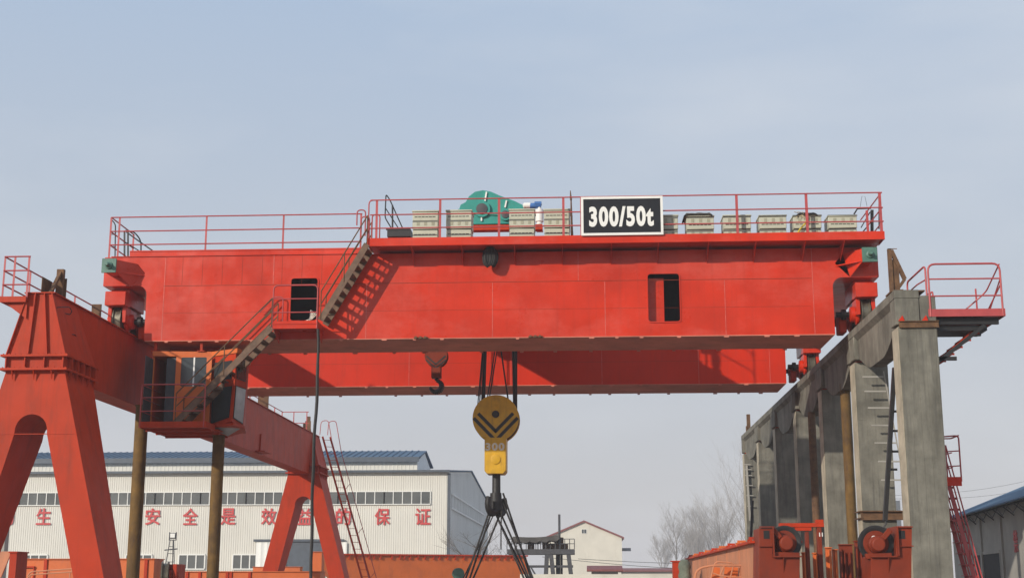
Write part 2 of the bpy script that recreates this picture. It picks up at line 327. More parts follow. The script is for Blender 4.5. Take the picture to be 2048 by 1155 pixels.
# hand rails
def rails(parent, base, heights, posts, r=.022, pw=.06, matr=None, name='handrail', post_h=None, end=None):
    mb = MB(); mr_ = matr or M['rail']
    for h in heights:
        pts = [Vector(p) + Vector((0,0,h)) for p in base]; mb.tube(pts, r, 6)
    h = mb.build(name, mr_, parent)
    for p in posts:
        b = MB(); p = Vector(p); H = post_h or max(heights)
        b.box(p.x-pw/2, p.x+pw/2, p.y-.006, p.y+.006, p.z, p.z+H); b.box(p.x-pw/2, p.x-pw/2+.008, p.y+.006, p.y+pw, p.z, p.z+H)
        b.build('post', mr_, h)
    return h
zd = ZT+.02
yl = Y0+.17
hl = [at(413,y,yl).z - zd for y in (432,460,487)]
rails(crane, [(at(222,450,yl).x, yl, zd), (at(724,450,yl).x, yl, zd)], hl, [(at(p,450,yl).x, yl, zd) for p in (222,239,413,567,722)])
yr = YW+.03
hr = [at(998,y,yr).z - zw0 for y in (396.5,426,453)]
rp = [753,880,998,1127,1163,1322,1475,1615,1763]
rails(crane, [(at(735+5,450,yr).x, yr, zw0), (xw1, yr, zw0)], hr, [(at(p,450,yr).x, yr, zw0) for p in rp], pw=.075)
x_ = at(737,450,yr).x
lp = MB(); lp.tube(bend([(x_, yr, zw0), (x_, yr, zw0+hr[0]), (x_+.4, yr, zw0+hr[0])], .14), .022); lp.tube(bend([(x_, yr+.7, zw0), (x_, yr+.7, zw0+hr[0]-.28),(x_+.25, yr+.7, zw0+hr[0]-.28), (x_+.25, yr+.7, zw0)], .14), .022)
lp.build('handrail', M['rail'], crane)
# right end return rail + dark ladder hoop
rails(crane, [(xw1-.02, yr, zw0), (xw1-.02, Y0+GW, zw0)], hr, [(xw1-.05, Y0+1.2, zw0)], pw=.07)
rails(crane, [(at(222,450,yl).x, yl, zd), (at(222,450,yl).x, Y0+GW, zd)], hl, [(at(222,450,yl).x, Y0+GW, zd)])
rails(crane, [(xw0+1.0, Y0+GW-.05, zd), (xw1, Y0+GW-.05, zd)], [1.05], [(xw0+1+i*2.85, Y0+GW-.05, zd) for i in range(6)])
fh = rails(crane, [(XL+.3, YF+GW-.1, ZT), (XR, YF+GW-.1, ZT)], [1.1,.6], [(XL+.3+i*2.9, YF+GW-.1, ZT) for i in range(9)])
lad = MB()
for px in (249, 256): p = at(px, 512, 43.6); lad.bar(p, at(px, 461, 43.6), .05)
lad.tube(bend([at(251,461,43.6), at(268,463,43.6), at(282,480,43.6), at(282,512,43.6)], .3), .025); lad.tube([at(253,464,43.6), at(275,480,43.6), at(308,503,43.6)], .025); lad.tube([at(250,484,43.6), at(284,505,43.6)], .02)
lad.build('hatch_ladder', M['black'], crane); lad = MB()
lad.tube(bend([at(222,438,42.8), at(231,448,42.8), at(230,515,42.8)], .2), .02)
for y in (468,492): lad.tube([at(222,y,42.8), at(231,y+1,42.8)], .015)
lad.build('safety_chain_post', M['black'], crane)
l2 = MB()
l2.bar(at(1744,470,43.4), at(1744,420,43.4), .09); l2.tube(bend([at(1722,455,43.4), at(1740,424,43.4), at(1746,424,43.4)], .1), .02); l2.tube([at(1708,428,43.4), at(1715,417,43.4), at(1742,416,43.4)], .03)
l2.tube([at(1720,470,43.4), at(1745,440,43.4)], .02); l2.tube([at(1758,400,43.0), at(1758,458,43.0)], .02); l2.tube([at(1720,415,43.4), at(1724,392,43.4), at(1730,393,43.4), at(1734,412,43.4)], .006, 4)
l2.build('cable_hanger', M['black'], crane)
# end carriages joining the girders
for (xa, xb) in ((XL+.02, XLi-.35), (XRi+.35, XR-.02)):
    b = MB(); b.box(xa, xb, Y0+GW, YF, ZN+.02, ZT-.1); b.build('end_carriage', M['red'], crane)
# buffers
for (px, py, sgn) in ((217,530,-1), (1740,508,1)):
    c = at(px, py, Y0-.75); b = MB(); hs = .235
    b.box(c.x-hs, c.x+hs, Y0-.72, Y0-.67, c.z-hs, c.z+hs)
    bo = b.build('buffer', M['green'], crane, bevel=.01)
    b = MB(); b.lathe((c.x, Y0-.72, c.z), (0,-1,0), [(.12,0),(.12,.05),(.07,.07),(.07,.2),(.045,.24)], 10); b.build('buffer_head', M['green'], bo)
    b = MB(); xi = c.x - sgn*.2
    b.prism([(c.x+sgn*.1, Y0), (c.x-sgn*.95, Y0), (c.x-sgn*.22, Y0-.67), (c.x+sgn*.1, Y0-.67)], 'z', c.z-.2, c.z-.17)
    b.prism([(c.x-.2, Y0-.67), (c.x+.2, Y0-.67), (c.x+.2, Y0), (c.x-.2, Y0)], 'z', c.z+.19, c.z+.21)
    b.add([(c.x-sgn*.22, Y0-.67, c.z+.2), (c.x-sgn*.22, Y0-.67, c.z-.2), (c.x-sgn*.5, Y0, c.z-.55), (c.x-sgn*.95, Y0, c.z-.1), (c.x-sgn*.7, Y0, c.z+.2)], [(0,1,2,3,4)])
    b.box(c.x-.2, c.x-.17, Y0-.67, Y0, c.z-.17, c.z+.19)
    b.build('buffer_bracket', M['red'], bo)
# wheels
def wheel_unit(xc, y, side, ztop):
    """rail wheel seen along its rail, with housing block, axle and bearing boxes"""
    r = .52; zc = RAILZ + r
    b = MB(); b.box(xc-.34, xc+.34, y, y+.5, zc+.42, min(ztop-.02, zc+.88)); b.box(xc-.3, xc+.3, y+.5, y+2.0, zc+.5, ztop-.02)
    b.box(xc-.30, xc-.17, y+.25, y+1.3, zc-.1, zc+.42); b.box(xc+.17, xc+.30, y+.25, y+1.3, zc-.1, zc+.42)
    h = b.build('wheel_housing', M['red'], crane, bevel=.015)
    for yy in (y+.75, y+1.95):
        b = MB(); b.lathe((xc-.14, yy, zc), (1,0,0), [(.1,0),(r+.05,0),(r+.05,.035),(r,.05),(r,.23),(r+.05,.245),(r+.05,.28),(.1,.28)], 28)
        wl_ = b.build('wheel', M['steel'], crane)
        for s in (-1, 1):
            b = MB(); b.lathe((xc+s*.17, yy, zc), (s,0,0), [(.33,0),(.33,.06),(.26,.1),(.24,.24),(.1,.27)], 18)
            b.build('bearing_box', M['red'], wl_)
        b = MB(); b.cyl((xc-side*.4, yy, zc), (xc-side*.85, yy, zc), .09); b.cyl((xc-side*.55, yy, zc), (xc-side*.68, yy, zc), .17); b.build('drive_shaft', M['black'], wl_)
    b = MB(); b.box(xc-side*.62-.12, xc-side*.62+.12, y+.9, y+1.5, zc-.55, zc+.1); b.build('drive_gearbox', M['gantry'], crane, bevel=.03)
RAILZ = at(1706,661,42).z + .13
XWL = -15.16; XWR = at(1725,620,42.75).x
wheel_unit(XWL, Y0-.05, -1, ZN); wheel_unit(XWR, Y0-.05, 1, ZN); wheel_unit(XWL, YF-.05, -1, ZN); wheel_unit(XWR, YF-.05, 1, ZN)
# ---------------------------------------------------------------- stairs (parts of the crane)
def stair(parent, top, bot, y0, y1, n, hr_h=.95, mt=None, nm='staircase', sw=.2, r=.02, loop=True, mrail=None):
    (x1, z1), (x0, z0) = top, bot; mt = mt or M['stairs']; b = MB()
    for y in (y0, y1): b.bar((x0, y, z0), (x1, y, z1), .03, sw)
    s = b.build(nm, mt, parent)
    for i in range(n):
        t = (i+.5)/n; x = x0+(x1-x0)*t; z = z0+(z1-z0)*t; tb = MB()
        tb.box(x-.13, x+.13, y0+.02, y1-.02, z-.018, z+.0); tb.box(x-.13, x+.13, y0+.02, y0+.03, z-.06, z-.018); tb.build('tread', mt, s)
    hb = MB(); mrail = mrail or M['rust']
    for y in (y0-.02, y1+.02):
        for h in (hr_h, hr_h*.55): hb.tube([(x0, y, z0+h), (x1, y, z1+h)], r, 6)
        for t in (.0, .5, 1.0):
            x = x0+(x1-x0)*t; z = z0+(z1-z0)*t; hb.tube([(x, y, z), (x, y, z+hr_h)], r*.9, 6)
    hb.build('handrail', mrail, s)
    return s
YS0, YS1 = 41.06, 41.84
stair(crane, zx(734,488,YS0), zx(641,640,YS0), YS0, YS1, 9, .93)
stair(crane, zx(543,654,YS0), zx(350,846,YS0), YS0, YS1, 12, .93)
p = at(722,490,YS0)
for dy in (0, .8):
    hb = MB(); hb.tube(bend([(p.x-.15, YS0+dy, p.z+.65), (p.x-.15, YS0+dy, p.z+1.15), (p.x+.12, YS0+dy, p.z+1.15), (p.x+.12, YS0+dy, p.z+.3)], .12), .022); hb.build('handrail', M['rail'], crane)
# landing in front of the left doorway
la, lb = at(543,657,41.05), at(635,641,41.05)
b = MB(); b.box(la.x, lb.x, 41.05, 41.07, la.z, lb.z); b.box(la.x, lb.x, 41.03, 41.05, lb.z-.1, lb.z-.075); b.box(la.x, lb.x, 41.07, Y0, la.z+.06, la.z+.08)
b.prism([(41.1, la.z+.05), (Y0, la.z+.05), (Y0, la.z-.3)], 'x', la.x+.02, la.x+.05); b.prism([(41.1, la.z+.05), (Y0, la.z+.05), (Y0, la.z-.3)], 'x', lb.x-.05, lb.x-.02)
b.box(la.x, la.x+.02, 41.07, Y0, la.z, lb.z); b.box(lb.x-.02, lb.x, 41.07, Y0, la.z, lb.z)
ld = b.build('landing', M['red'], crane)
hb = MB(); z0 = lb.z; zt_ = at(590,570,41.05).z; zm = at(590,597,41.05).z; zl = at(590,624,41.05).z
hb.tube(bend([(la.x+.02, 41.06, la.z), (la.x+.02, 41.06, zt_), (lb.x-.02, 41.06, zt_), (lb.x-.02, 41.06, la.z)], .16), .024, 8)
for z in (zm, zl): hb.tube([(la.x+.02, 41.06, z), (lb.x-.02, 41.06, z)], .018)
hb.build('handrail', M['rail'], ld); hb = MB()
hb.tube(bend([(la.x+.15, Y0-.15, z0), (la.x+.15, Y0-.15, zt_-.2), (la.x-.15, Y0-.15, zt_-.2), (la.x-.6, Y0-.15, zt_-.7)], .12), .02)
hb.build('handrail', M['rail'], ld)
# hanging power hose
c0 = at(636,657,40.85); hose = MB(); pts = []
for i in range(26):
    t = i/25; z = c0.z*(1-t)+.05*t; pts.append((c0.x + .025*math.sin(t*9) + .012*math.sin(t*31), 40.85 + .04*math.sin(t*13), z))
hose.tube(pts, .045, 8); hose.tube([(p[0]+.03, p[1], p[2]) for p in pts[3:]], .025, 6)
tag(hose.build('power_hose', M['rope']), 'long black hose hanging from the doorway landing down to the yard', 'hose')
# lower counter-flange clips seen on the near girder
cl = MB()
for px in (843, 1072):
    a = at(px-15, 667, Y0-.06); cl.box(a.x, a.x+.46, Y0-.09, Y0-.05, ZB-.035, ZB+.02); 
    for k in range(3): cl.box(a.x+.03+k*.15, a.x+.1+k*.15, Y0-.14, Y0-.09, ZB-.03, ZB+.04)
cl.build('clamp_plate', M['rust'], crane)
# ================================================================ OPERATOR CAB
YC = 42.0
cx0, cx1 = at(303,760,YC).x, at(422,760,YC).x
zc1 = at(350,702,YC).z; zc0 = at(340,846,40.95).z
YB = 43.9
cab = thing('operator_cab', 'red crane operator cab with open door and slanted front windows under the girder', 'cab', (cx0, YC, zc0))
A = Vector((at(421,780,42.2).x, 42.2, 0)); B_ = Vector((at(469,780,41.55).x, 41.55, 0)); C_ = Vector((at(493,780,42.45).x, 42.45, 0))
XC = at(496,780,YB).x
plan = [(cx0, YC), (A.x, A.y), (B_.x, B_.y), (C_.x, C_.y), (XC, YB), (cx0, YB)]
b = MB()
b.prism([(x + (.05 if x > A.x+.1 else 0), y-.06 if y < YB else y) for x, y in plan], 'z', zc1-.16, zc1)      # roof slab
rf = b.build('roof', M['orange'], cab, bevel=.01)
b = MB(); b.prism(plan, 'z', zc0, zc0+.08); b.box(cx0, cx1, YB-.04, YB, zc0+.08, zc1-.16); b.box(cx0, cx0+.04, YC+.06, YB-.04, zc0+.08, zc1-.16)
b.build('body_shell', M['gantry'], cab)
din = MB(); dxa = at(358,760,YC).x
din.box(dxa+.02, dxa+.05, YC+.3, YB-.06, zc0+.08, zc1-.18); din.box(cx0+.9, cx0+.94, YC+.5, YB-.1, zc0+.08, zc1-.18); din.box(cx0+.35, cx0+.75, YC+1.2, YC+1.5, zc0+.08, zc0+1.3)
din.build('interior_panel', M['darksteel'], cab)
# door frame wall with window between px 352 and 422
b = MB(); wxa, wxb = at(360,770,YC).x, at(411,770,YC).x; wza, wzb = at(385,772,YC).z, at(385,714,YC).z
b.prism([(at(350,760,YC).x, zc0+.08), (cx1, zc0+.08), (cx1, zc1-.17), (at(350,760,YC).x, zc1-.17)], 'y', YC, YC+.05, [rrect(wxa, wxb, wza, wzb, .05)])
b.box(cx0, cx0+.06, YC, YC+.06, zc0+.08, zc1-.17)
fw = b.build('front_wall', M['orange'], cab, bevel=.006)
b = MB(); b.box(wxa-.01, wxb+.01, YC+.015, YC+.03, wza-.01, wzb+.01); b.build('window', M['glass'], fw)
b = MB(); b.box(at(385,760,YC).x, at(388,760,YC).x, YC+.005, YC+.014, wza, wzb); b.build('window_bar', M['white'], fw)
dr = MB(); dr.box(at(330,760,YC).x, at(351,760,YC).x, YC+.06, YC+.1, zc0+.1, zc1-.2); dr.build('sliding_door', M['darksteel'], cab, bevel=.01)
ls = MB(); ls.bar((cx0+.03, YC+.05, zc0+.1), (cx0+.03, YC+.05, zc1-.2), .02); ls.box(cx0+.005, cx0+.03, YC-.75, YC, zc0+.1, zc1-.25); ls.build('open_door', M['darksteel'], cab, bevel=.01)
# slanted nose: upper ring vertical, lower part pulled in
nose = MB()
zmid = at(445,766,41.9).z
def q(p, z, pull=0): return (p.x, p.y, z)
A2, B2, C2, D2 = at(418,856,42.25), at(463,842,41.62), at(486,855,42.5), at(456,873,43.3)
rings = [[q(p, zc1-.17) for p in (A, B_, C_)], [q(p, zmid) for p in (A, B_, C_)], [tuple(A2), tuple(B2), tuple(C2)]]
vs = [p for r_ in rings for p in r_]; fs = []
for i in range(2):
    for k in range(2): fs.append((i*3+k, i*3+k+1, (i+1)*3+k+1, (i+1)*3+k))
C3 = Vector((XC, YB, zc1-.17)); C4 = Vector((at(490,850,YB).x, YB, C2.z)); vs = vs + [tuple(D2), tuple(C3), tuple(C4)]; fs += [(6,7,9), (7,8,9), (2,10,11,8), (8,11,9)]
nose.add(vs, fs); ns = nose.build('nose_shell', M['gantry'], cab, sharp=10)
def pane(a, b, c, d, ins, mt, off=.02):
    a, b, c, d = map(Vector, (a, b, c, d)); ce = (a+b+c+d)/4; nn = (b-a).cross(d-a).normalized()
    if nn.y > 0: nn = -nn
    P = [p + (ce-p).normalized()*ins*1.9 for p in (a, b, c, d)]; P2 = [p + nn*off for p in P]; P1 = [p - nn*.0 + nn*.002 for p in P]
    m_ = MB(); m_.add(P1+P2, [(4,5,6,7),(0,1,5,4),(1,2,6,5),(2,3,7,6),(3,0,4,7)]); f_ = m_.build('window_frame', M['black'], ns)
    P3 = [p + (ce-p).normalized()*.035 + nn*.004 for p in P2]; m_ = MB(); m_.add(P2[:0]+P3+[p+nn*.004 for p in P3], [(4,5,6,7),(0,1,5,4),(1,2,6,5),(2,3,7,6),(3,0,4,7)]); m_.build('window', mt, ns)
r0, r1, r2 = rings
def lerp(a, b, t): return Vector(a).lerp(Vector(b), t)
pane(lerp(r0[0], r1[0], .1), lerp(r0[1], r1[1], .1), r1[1], r1[0], .1, M['glass'])
pane(r1[0], r1[1], r2[1], r2[0], .09, M['glass'])
pane(r1[1], r1[2], r2[2], r2[1], .07, M['paleglass'])
pane(r0[1], r0[2], r1[2], r1[1], .08, M['glass'])
ug = MB()
ce_ = (A2+B2+C2+D2)/4
for tri in ((A2, B2, D2), (B2, C2, D2)):
    P = [p + (ce_-p)*.16 + Vector((0,-.01,-.02)) for p in tri]; P2 = [p + Vector((0,.006,.012)) for p in P]; ug.add(P+P2, [(0,1,2),(5,4,3),(0,1,4,3),(1,2,5,4),(2,0,3,5)])
ug.build('floor_window', M['paleglass'], ns)
# balcony in front of the cab
YP = 40.95
px0, px1 = at(277,850,YP).x, at(412,850,YP).x; zp0, zp1 = at(345,854,YP).z, at(345,842,YP).z
b = MB(); b.box(px0, px1, YP, YP+.02, zp0, zp1); b.box(px0, px0+.02, YP+.02, 44.0, zp0, zp1); b.box(px1-.02, px1, YP+.02, YC-.02, zp0, zp1); b.box(px0+.02, px1-.02, YP+.02, YC-.05, zp0+.03, zp0+.05); b.box(px0+.02, cx1+.3, YC-.04, 43.95, zp0+.03, zp0+.05)
for y in (41.6, 42.6, 43.6): b.box(px0+.02, px1-.02, y, y+.06, zp0-.05, zp0+.03)
bal = b.build('balcony', M['gantry'], cab)
hb = MB(); zz = [at(345,y,YP).z for y in (768,794,821)]
hb.tube(bend([(px0+.03, YP+.01, zp0), (px0+.03, YP+.01, zz[0]), (px1-.08, YP+.01, zz[0]), (px1-.08, YP+.01, zp0)], .1), .022, 8)
for z in zz[1:]: hb.tube([(px0+.03, YP+.01, z), (px1-.08, YP+.01, z)], .016)
for z in zz: hb.tube([(px0+.03, YP+.01, z), (px0+.03, YC+.8, z)], .016)
hb.build('handrail', M['rail'], bal)
b = MB()
for px in (309, 401): x = at(px,690,YC).x; b.box(x-.04, x+.04, YC+.1, YC+.2, zc1, ZB-.03); b.box(x-.12, x+.12, YC+.05, YC+.3, zc1+.0, zc1+.03)
b.box(cx0+.2, cx1-.1, YC+1.2, YC+1.3, zc1, ZB-.03)
b.build('hanger', M['gantry'], cab)
# ================================================================ ELECTRICAL CABINETS
def cabinet(x0, x1, ztop, zbot, y, d=.7, flip=False):
    t = thing('electrical_cabinet', 'x', 'cabinet', ((x0+x1)/2, y, zbot)); h = ztop-zbot; zm = zbot + h*.44
    up = (zm+.03, ztop-.06); lo_ = (zbot, zm)
    b = MB(); b.box(x0+.01, x1-.01, y, y+d, *lo_); lw = b.build('lower_box', M['beige'], t, bevel=.012)
    b = MB(); b.box(x0, x1, y-.015, y+d, *up); uw = b.build('upper_box', M['beige'], t, bevel=.012)
    b = MB(); b.box(x0-.02, x1+.02, y-.04, y+d+.02, ztop-.05, ztop); b.build('lid', M['beige'], t, bevel=.01)
    b = MB(); b.box(x0+.03, x1-.03, y+.03, y+d-.03, zm+.001, zm+.029); b.build('gap_strip', M['dark'], t)
    W = x1-x0
    for (za, zb), p, yy in ((up, uw, y-.015), (lo_, lw, y)):
        b = MB(); H = zb-za
        zl_ = za + H*(.72 if not flip else .35)
        for k in range(6):
            xa = x0 + W*(.08+.14*k); b.box(xa, xa+W*.115, yy-.006, yy+.001, zl_-.012, zl_+.012)
        b.build('louvre_row', M['dark'], p)
        b = MB(); zv = za + H*(.32 if not flip else .72)
        for k in range(3):
            xa = x0 + W*(.17+.29*k); b.box(xa, xa+W*.11, yy-.008, yy+.001, zv-.06, zv+.06)
        b.box(x0+.02, x1-.02, yy-.005, yy+.001, za+H*.5-.006, za+H*.5+.006)
        b.build('vent_plate', M['beigedk'], p)
    return t
CL = [(825,876,421,'left end of the cabinet row, just right of the small dark stair'), (892,943,420,'in front of the left side of the teal gearbox'), (1018,1069,418,'in front of the right end of the teal gearbox'), (1088,1140,418,'just left of the black weight sign'),
      (1306,1356,430,'half hidden behind the right edge of the weight sign'), (1373,1428,431,'under a black cover, second right of the sign'), (1447,1502,430,'behind the first rail post right of the sign'), (1519,1573,430,'in a gap between two rail posts, without a yellow cable'), (1587,1643,430,'with a yellow cable hanging over its front'), (1657,1714,430,'rightmost, at the right end of the girder')]
yc_ = 41.45
for i, (a, b_, tp, lab) in enumerate(CL):
    x0, x1 = at(a, 450, yc_).x, at(b_, 450, yc_).x
    t = cabinet(x0, x1, at(a, tp, yc_).z, zw0+.08, yc_, .75, i >= 4)
    t['label'] = 'beige louvred cabinet, ' + lab; t['group'] = 'electrical cabinets along the girder walkway'
def cover(px0, px1, py, sag, label):
    y = yc_; b = MB(); n = 10; z0 = at(px0, py, y).z; xa, xb = at(px0, py, y).x, at(px1, py, y).x; top = []; 
    vs = []; fs = []
    for i in range(n+1):
        t = i/n; x = xa+(xb-xa)*t; e = -sag*(max(0, abs(t-.5)*2-.75)/.25)**1.5
        for yy in (y-.1, y+.35, y+.8): vs += [(x, yy, z0 + e + .03*rnd.random()), (x, yy, z0 + e - .03)]
    for i in range(n):
        for k in range(2):
            o = i*6+k*2; fs += [(o, o+6, o+8, o+2), (o+1, o+3, o+9, o+7)]
        for k in (0, 4): o = i*6+k; fs.append((o, o+1, o+7, o+6))
    fs += [(0,2,3,1),(2,4,5,3),(n*6,n*6+1,n*6+3,n*6+2),(n*6+2,n*6+3,n*6+5,n*6+4)]
    b.add(vs, fs); tag(b.build('cover_sheet', M['tarp']), label, 'cover', 'covers on the cabinets')
cover(1367,1424,428.5,.07,'black cover sheet lying on the second cabinet right of the sign')
cover(1592,1634,428,.05,'dark cover sheet on the cabinet with the yellow cable')
yb = MB(); yb.tube([at(1614,430,yc_-.1), at(1612,445,yc_-.12), at(1600,458,yc_-.12), at(1593,470,yc_-.1)], .025, 6)
tag(yb.build('yellow_cable', M['yellowcable']), 'yellow cable hanging down the front of a beige cabinet', 'cable')
wb = MB()
for k in range(16): a = at(1596+rnd.random()*12, 424+rnd.random()*4, yc_-.05); wb.tube([a, a+Vector((rnd.uniform(-.2,.15), rnd.uniform(-.1,.1), rnd.uniform(-.18,.06)))], .012, 4)
tag(wb.build('straw_bundle', M['straw']), 'pale straw packing wisps on top of the cabinet with yellow cable', 'packing')
# ================================================================ SIGN
ys = YW-.06
sx0, sx1, sz0, sz1 = at(1162,430,ys).x, at(1326,430,ys).x, at(1244,470,ys).z, at(1244,393,ys).z
sg = thing('capacity_sign', 'black rectangular sign reading 300/50t in white on the top railing', 'sign', ((sx0+sx1)/2, ys, sz0))
b = MB(); b.box(sx0+.02, sx1-.02, ys, ys+.03, sz0+.02, sz1-.02); b.build('panel', M['signbk'], sg)
b = MB(); f_ = .075
b.box(sx0, sx1, ys-.02, ys+.035, sz1-f_, sz1); b.box(sx0, sx1, ys-.02, ys+.035, sz0, sz0+f_); b.box(sx0, sx0+f_, ys-.019, ys+.034, sz0+f_, sz1-f_); b.box(sx1-f_, sx1, ys-.019, ys+.034, sz0+f_, sz1-f_)
b.build('border', M['white'], sg)
text('300/50t', (sx0+sx1)/2-.02, ys-.008, (sz0+sz1)/2-.02, .66, 2.02, M['white'], 'lettering', sg, .012, bold=.045, space=1.16)
# ================================================================ TROLLEY
tx0, tx1 = at(777,470,45).x, at(1150,470,45).x
tr = thing('crane_trolley', 'red hoist trolley with teal gearbox standing on top of the girders', 'trolley', ((tx0+tx1)/2, 45, ZT))
b = MB(); ty0, ty1 = Y0+2.0, YF+.6
for x in (tx0+.6, tx1-.7): b.box(x, x+.45, ty0, ty1, ZT+.12, ZT+.75)
for y in (ty0+.4, 48.4, ty1-.8): b.box(tx0, tx1, y, y+.4, ZT+.3, ZT+.82)
b.box(tx0, tx1, ty0, ty1, ZT+.82, ZT+.86)
b.box(at(945,460,ty0).x, at(1085,460,ty0).x, ty0-.03, ty0+.3, at(980,460,ty0).z, at(980,450,ty0).z)
b.build('frame', M['gantry'], tr)
b = MB(); pa, pb = at(775,474,44), at(822,460,44); b.box(pa.x, pb.x, 43.9, 44.6, pa.z, pb.z+.02); b.box(pa.x-.04, pb.x, 43.88, 43.9, pb.z-.02, pb.z+.03); b.build('step_box', M['black'], tr)
lb_ = MB(); yy = 44.2
for dy in (0, .55):
    lb_.tube(bend([at(785,460,yy+dy), at(770,435,yy+dy), at(772,388,yy+dy), at(780,400,yy+dy), at(806,458,yy+dy)], .1), .024)
    lb_.tube([at(771,416,yy+dy), at(798,458,yy+dy)], .02); lb_.tube([at(785,410,yy+dy), at(785,460,yy+dy)], .03)
for (p1) in ((771,425),(772,400)): lb_.tube([at(*p1,yy), at(*p1,yy+.55)], .018)
lb_.build('access_ladder', M['black'], tr)
ol = [(918,449),(918,419),(921,409),(931,404),(938,392),(950,383),(966,380),(982,383),(1000,391),(1030,402),(1050,412),(1058,424),(1058,449)]
yg = 45.2; P = [zx(px,py,yg) for px,py in ol]
b = MB(); b.prism(P, 'y', yg, yg+1.0); z_ = at(980,425,yg).z
b.prism([zx(916,421,yg), zx(946,428,yg), zx(1058,436,yg), zx(1058,433,yg), zx(946,425,yg), zx(916,418,yg)], 'y', yg-.05, yg)
b.box(at(944,448,yg).x, at(1062,448,yg).x, yg-.08, yg-.001, at(980,449,yg).z, at(980,446,yg).z)
gb = b.build('gearbox', M['teal'], tr, bevel=.015)
for (px, py, r1_, r2_) in ((964,419,.29,.2), (1011,430,.21,.14)):
    c = at(px,py,yg); b = MB(); b.lathe(c, (0,-1,0), [(r1_,0),(r1_,.1),(r2_,.1)], 28); b.build('bearing_flange', M['teal'], gb)
    r2_ -= .005; c = c-Vector((0,.101,0)); b = MB(); b.lathe(c, (0,-1,0), [(r2_,0),(r2_,.03),(r2_*.3,.045)], 28); b.build('bearing_cover', M['darksteel'], gb)
b = MB()
for (a, c) in (((973,384),(970,402)), ((1013,401),(1010,415)), ((963,434),(963,442))): b.bar(at(*a,yg-.03), at(*c,yg-.03), .05, .06, (0,1,0))
b.build('stiffener_rib', M['white'], gb)
b = MB(); c = at(1079,432,yg-.3); b.cyl(c+Vector((0,0,-.2)), c+Vector((0,0,.22)), .14); b.cyl(c+Vector((0,0,-.3)), c+Vector((0,0,-.2)), .1); b.cyl(c+Vector((0,0,.22)), c+Vector((0,0,.32)), .06); b.box(c.x-.1, c.x+.12, c.y-.1, c.y+.1, c.z-.55, c.z-.32); b.build('brake_thruster', M['white'], tr)
b = MB(); a = at(1060,412,yg-.3); c = at(1082,410,yg-.3); b.cyl(a, c, .1); b.box(c.x-.22, c.x+.02, a.y-.12, a.y+.12, a.z+.04, a.z+.13); b.build('brake_motor', M['bluep'], tr)
b = MB(); a = at(1046,411,yg-.3); b.lathe(a, (1,0,0), [(.05,0),(.1,.03),(.1,.25),(.05,.3)], 14); b.build('coupling', M['white'], tr)
b = MB(); b.lathe((at(1010,440,48).x-2.0, 48.3, ZT+1.1), (1,0,0), [(.62,0),(.62,.06),(.5,.08),(.5,3.6),(.62,3.62),(.62,3.7)], 28); b.build('rope_drum', M['darksteel'], tr)
tz = ZT+.86; xr = tx1-.12
hb = MB(); hh = at(1126,398,44.5).z - tz
for f in (1, .55): hb.tube(bend([(xr, 44.45, tz), (xr, 44.45, tz+hh*f), (xr, 51.2, tz+hh*f), (xr, 51.2, tz)], .25), .024, 6)
for y in (46.6, 48.9): hb.tube([(xr, y, tz), (xr, y, tz+hh)], .03, 6)
hb.tube([(xr, 44.45, tz+hh-.05), (xr-.02, 44.45, at(1125,381,44.45).z)], .04, 6, .012)
hb.build('handrail', M['rust'], tr)
# black cable coil tied under the walkway
b = MB(); c = at(980,513,Y0-.35)
for k in range(16):
    dx = rnd.uniform(-.12,.12); dy = rnd.uniform(-.1,.1); hh = rnd.uniform(.22,.3); ww = rnd.uniform(.07,.14)
    b.tube([(c.x+dx+ww*math.sin(t), c.y+dy, c.z-.02+hh*math.cos(t)) for t in [2*math.pi*i/14 for i in range(14)]], .035, 5, closed=True)
b.tube([(c.x, c.y, c.z+.25), (c.x+.02, c.y, zw0+.05)], .02)
tag(b.build('cable_coil', M['black']), 'black cable coil hanging against the girder below the walkway', 'cable')
# ================================================================ HOOKS
YH = 48.0
hx = at(993,840,YH).x; hz_ = at(993,838,YH).z; hb_ = thing('hook_block', 'large yellow hook block with black chevrons and 300 in white', 'hook', (hx, YH, at(993,1030,YH).z))
rd = at(1039,838,YH).x - hx
b = MB()
ol = [(hx + rd*math.sin(R(a)), hz_ + rd*math.cos(R(a))) for a in range(-150, 151, 10)]
ol = [(hx-.39, at(970,880,YH).z)] + ol[:] + [(hx+.37, at(1015,880,YH).z)]
for y in (YH-.45, YH+.37): b.prism(ol, 'y', y, y+.08)
for a in (-60,0,50): x = hx + .45*math.sin(R(a)); z = hz_+.45*math.cos(R(a)); b.lathe((x, YH-.45, z), (0,-1,0), [(.055,0),(.055,.05)], 10)
cheek = b.build('cheek_plate', M['yellow'], hb_, bevel=.008)
b = MB()
for k in range(-3, 4): b.lathe((hx, YH-.03+k*.11, hz_), (0,1,0), [(.3,-.05),(rd*.97,-.05),(rd*.86,-.01),(rd*.86,.01),(rd*.97,.05),(.3,.05)], 36)
b.build('sheave', M['rust'], hb_)
b = MB(); b.lathe((hx, YH-.45, hz_+.13), (0,-1,0), [(.13,0),(.13,.06),(.1,.09)], 16); b.build('axle_cap', M['black'], hb_)
b = MB(); yy = YH-.458
def strip(p0, p1, w_, m_): 
    a, c = Vector((p0[0], yy, p0[1])), Vector((p1[0], yy, p1[1])); m_.bar(a, c, w_, .012, (0,1,0))
for s in (-1, 1):
    strip((hx+s*.62, hz_+.16), (hx-s*.03, hz_-.5), .115, b); strip((hx+s*.78, hz_-.0), (hx+s*.07, hz_-.73), .115, b)
b.build('chevron', M['black'], cheek)
zb0, zb1 = at(993,948,YH).z, at(993,876,YH).z
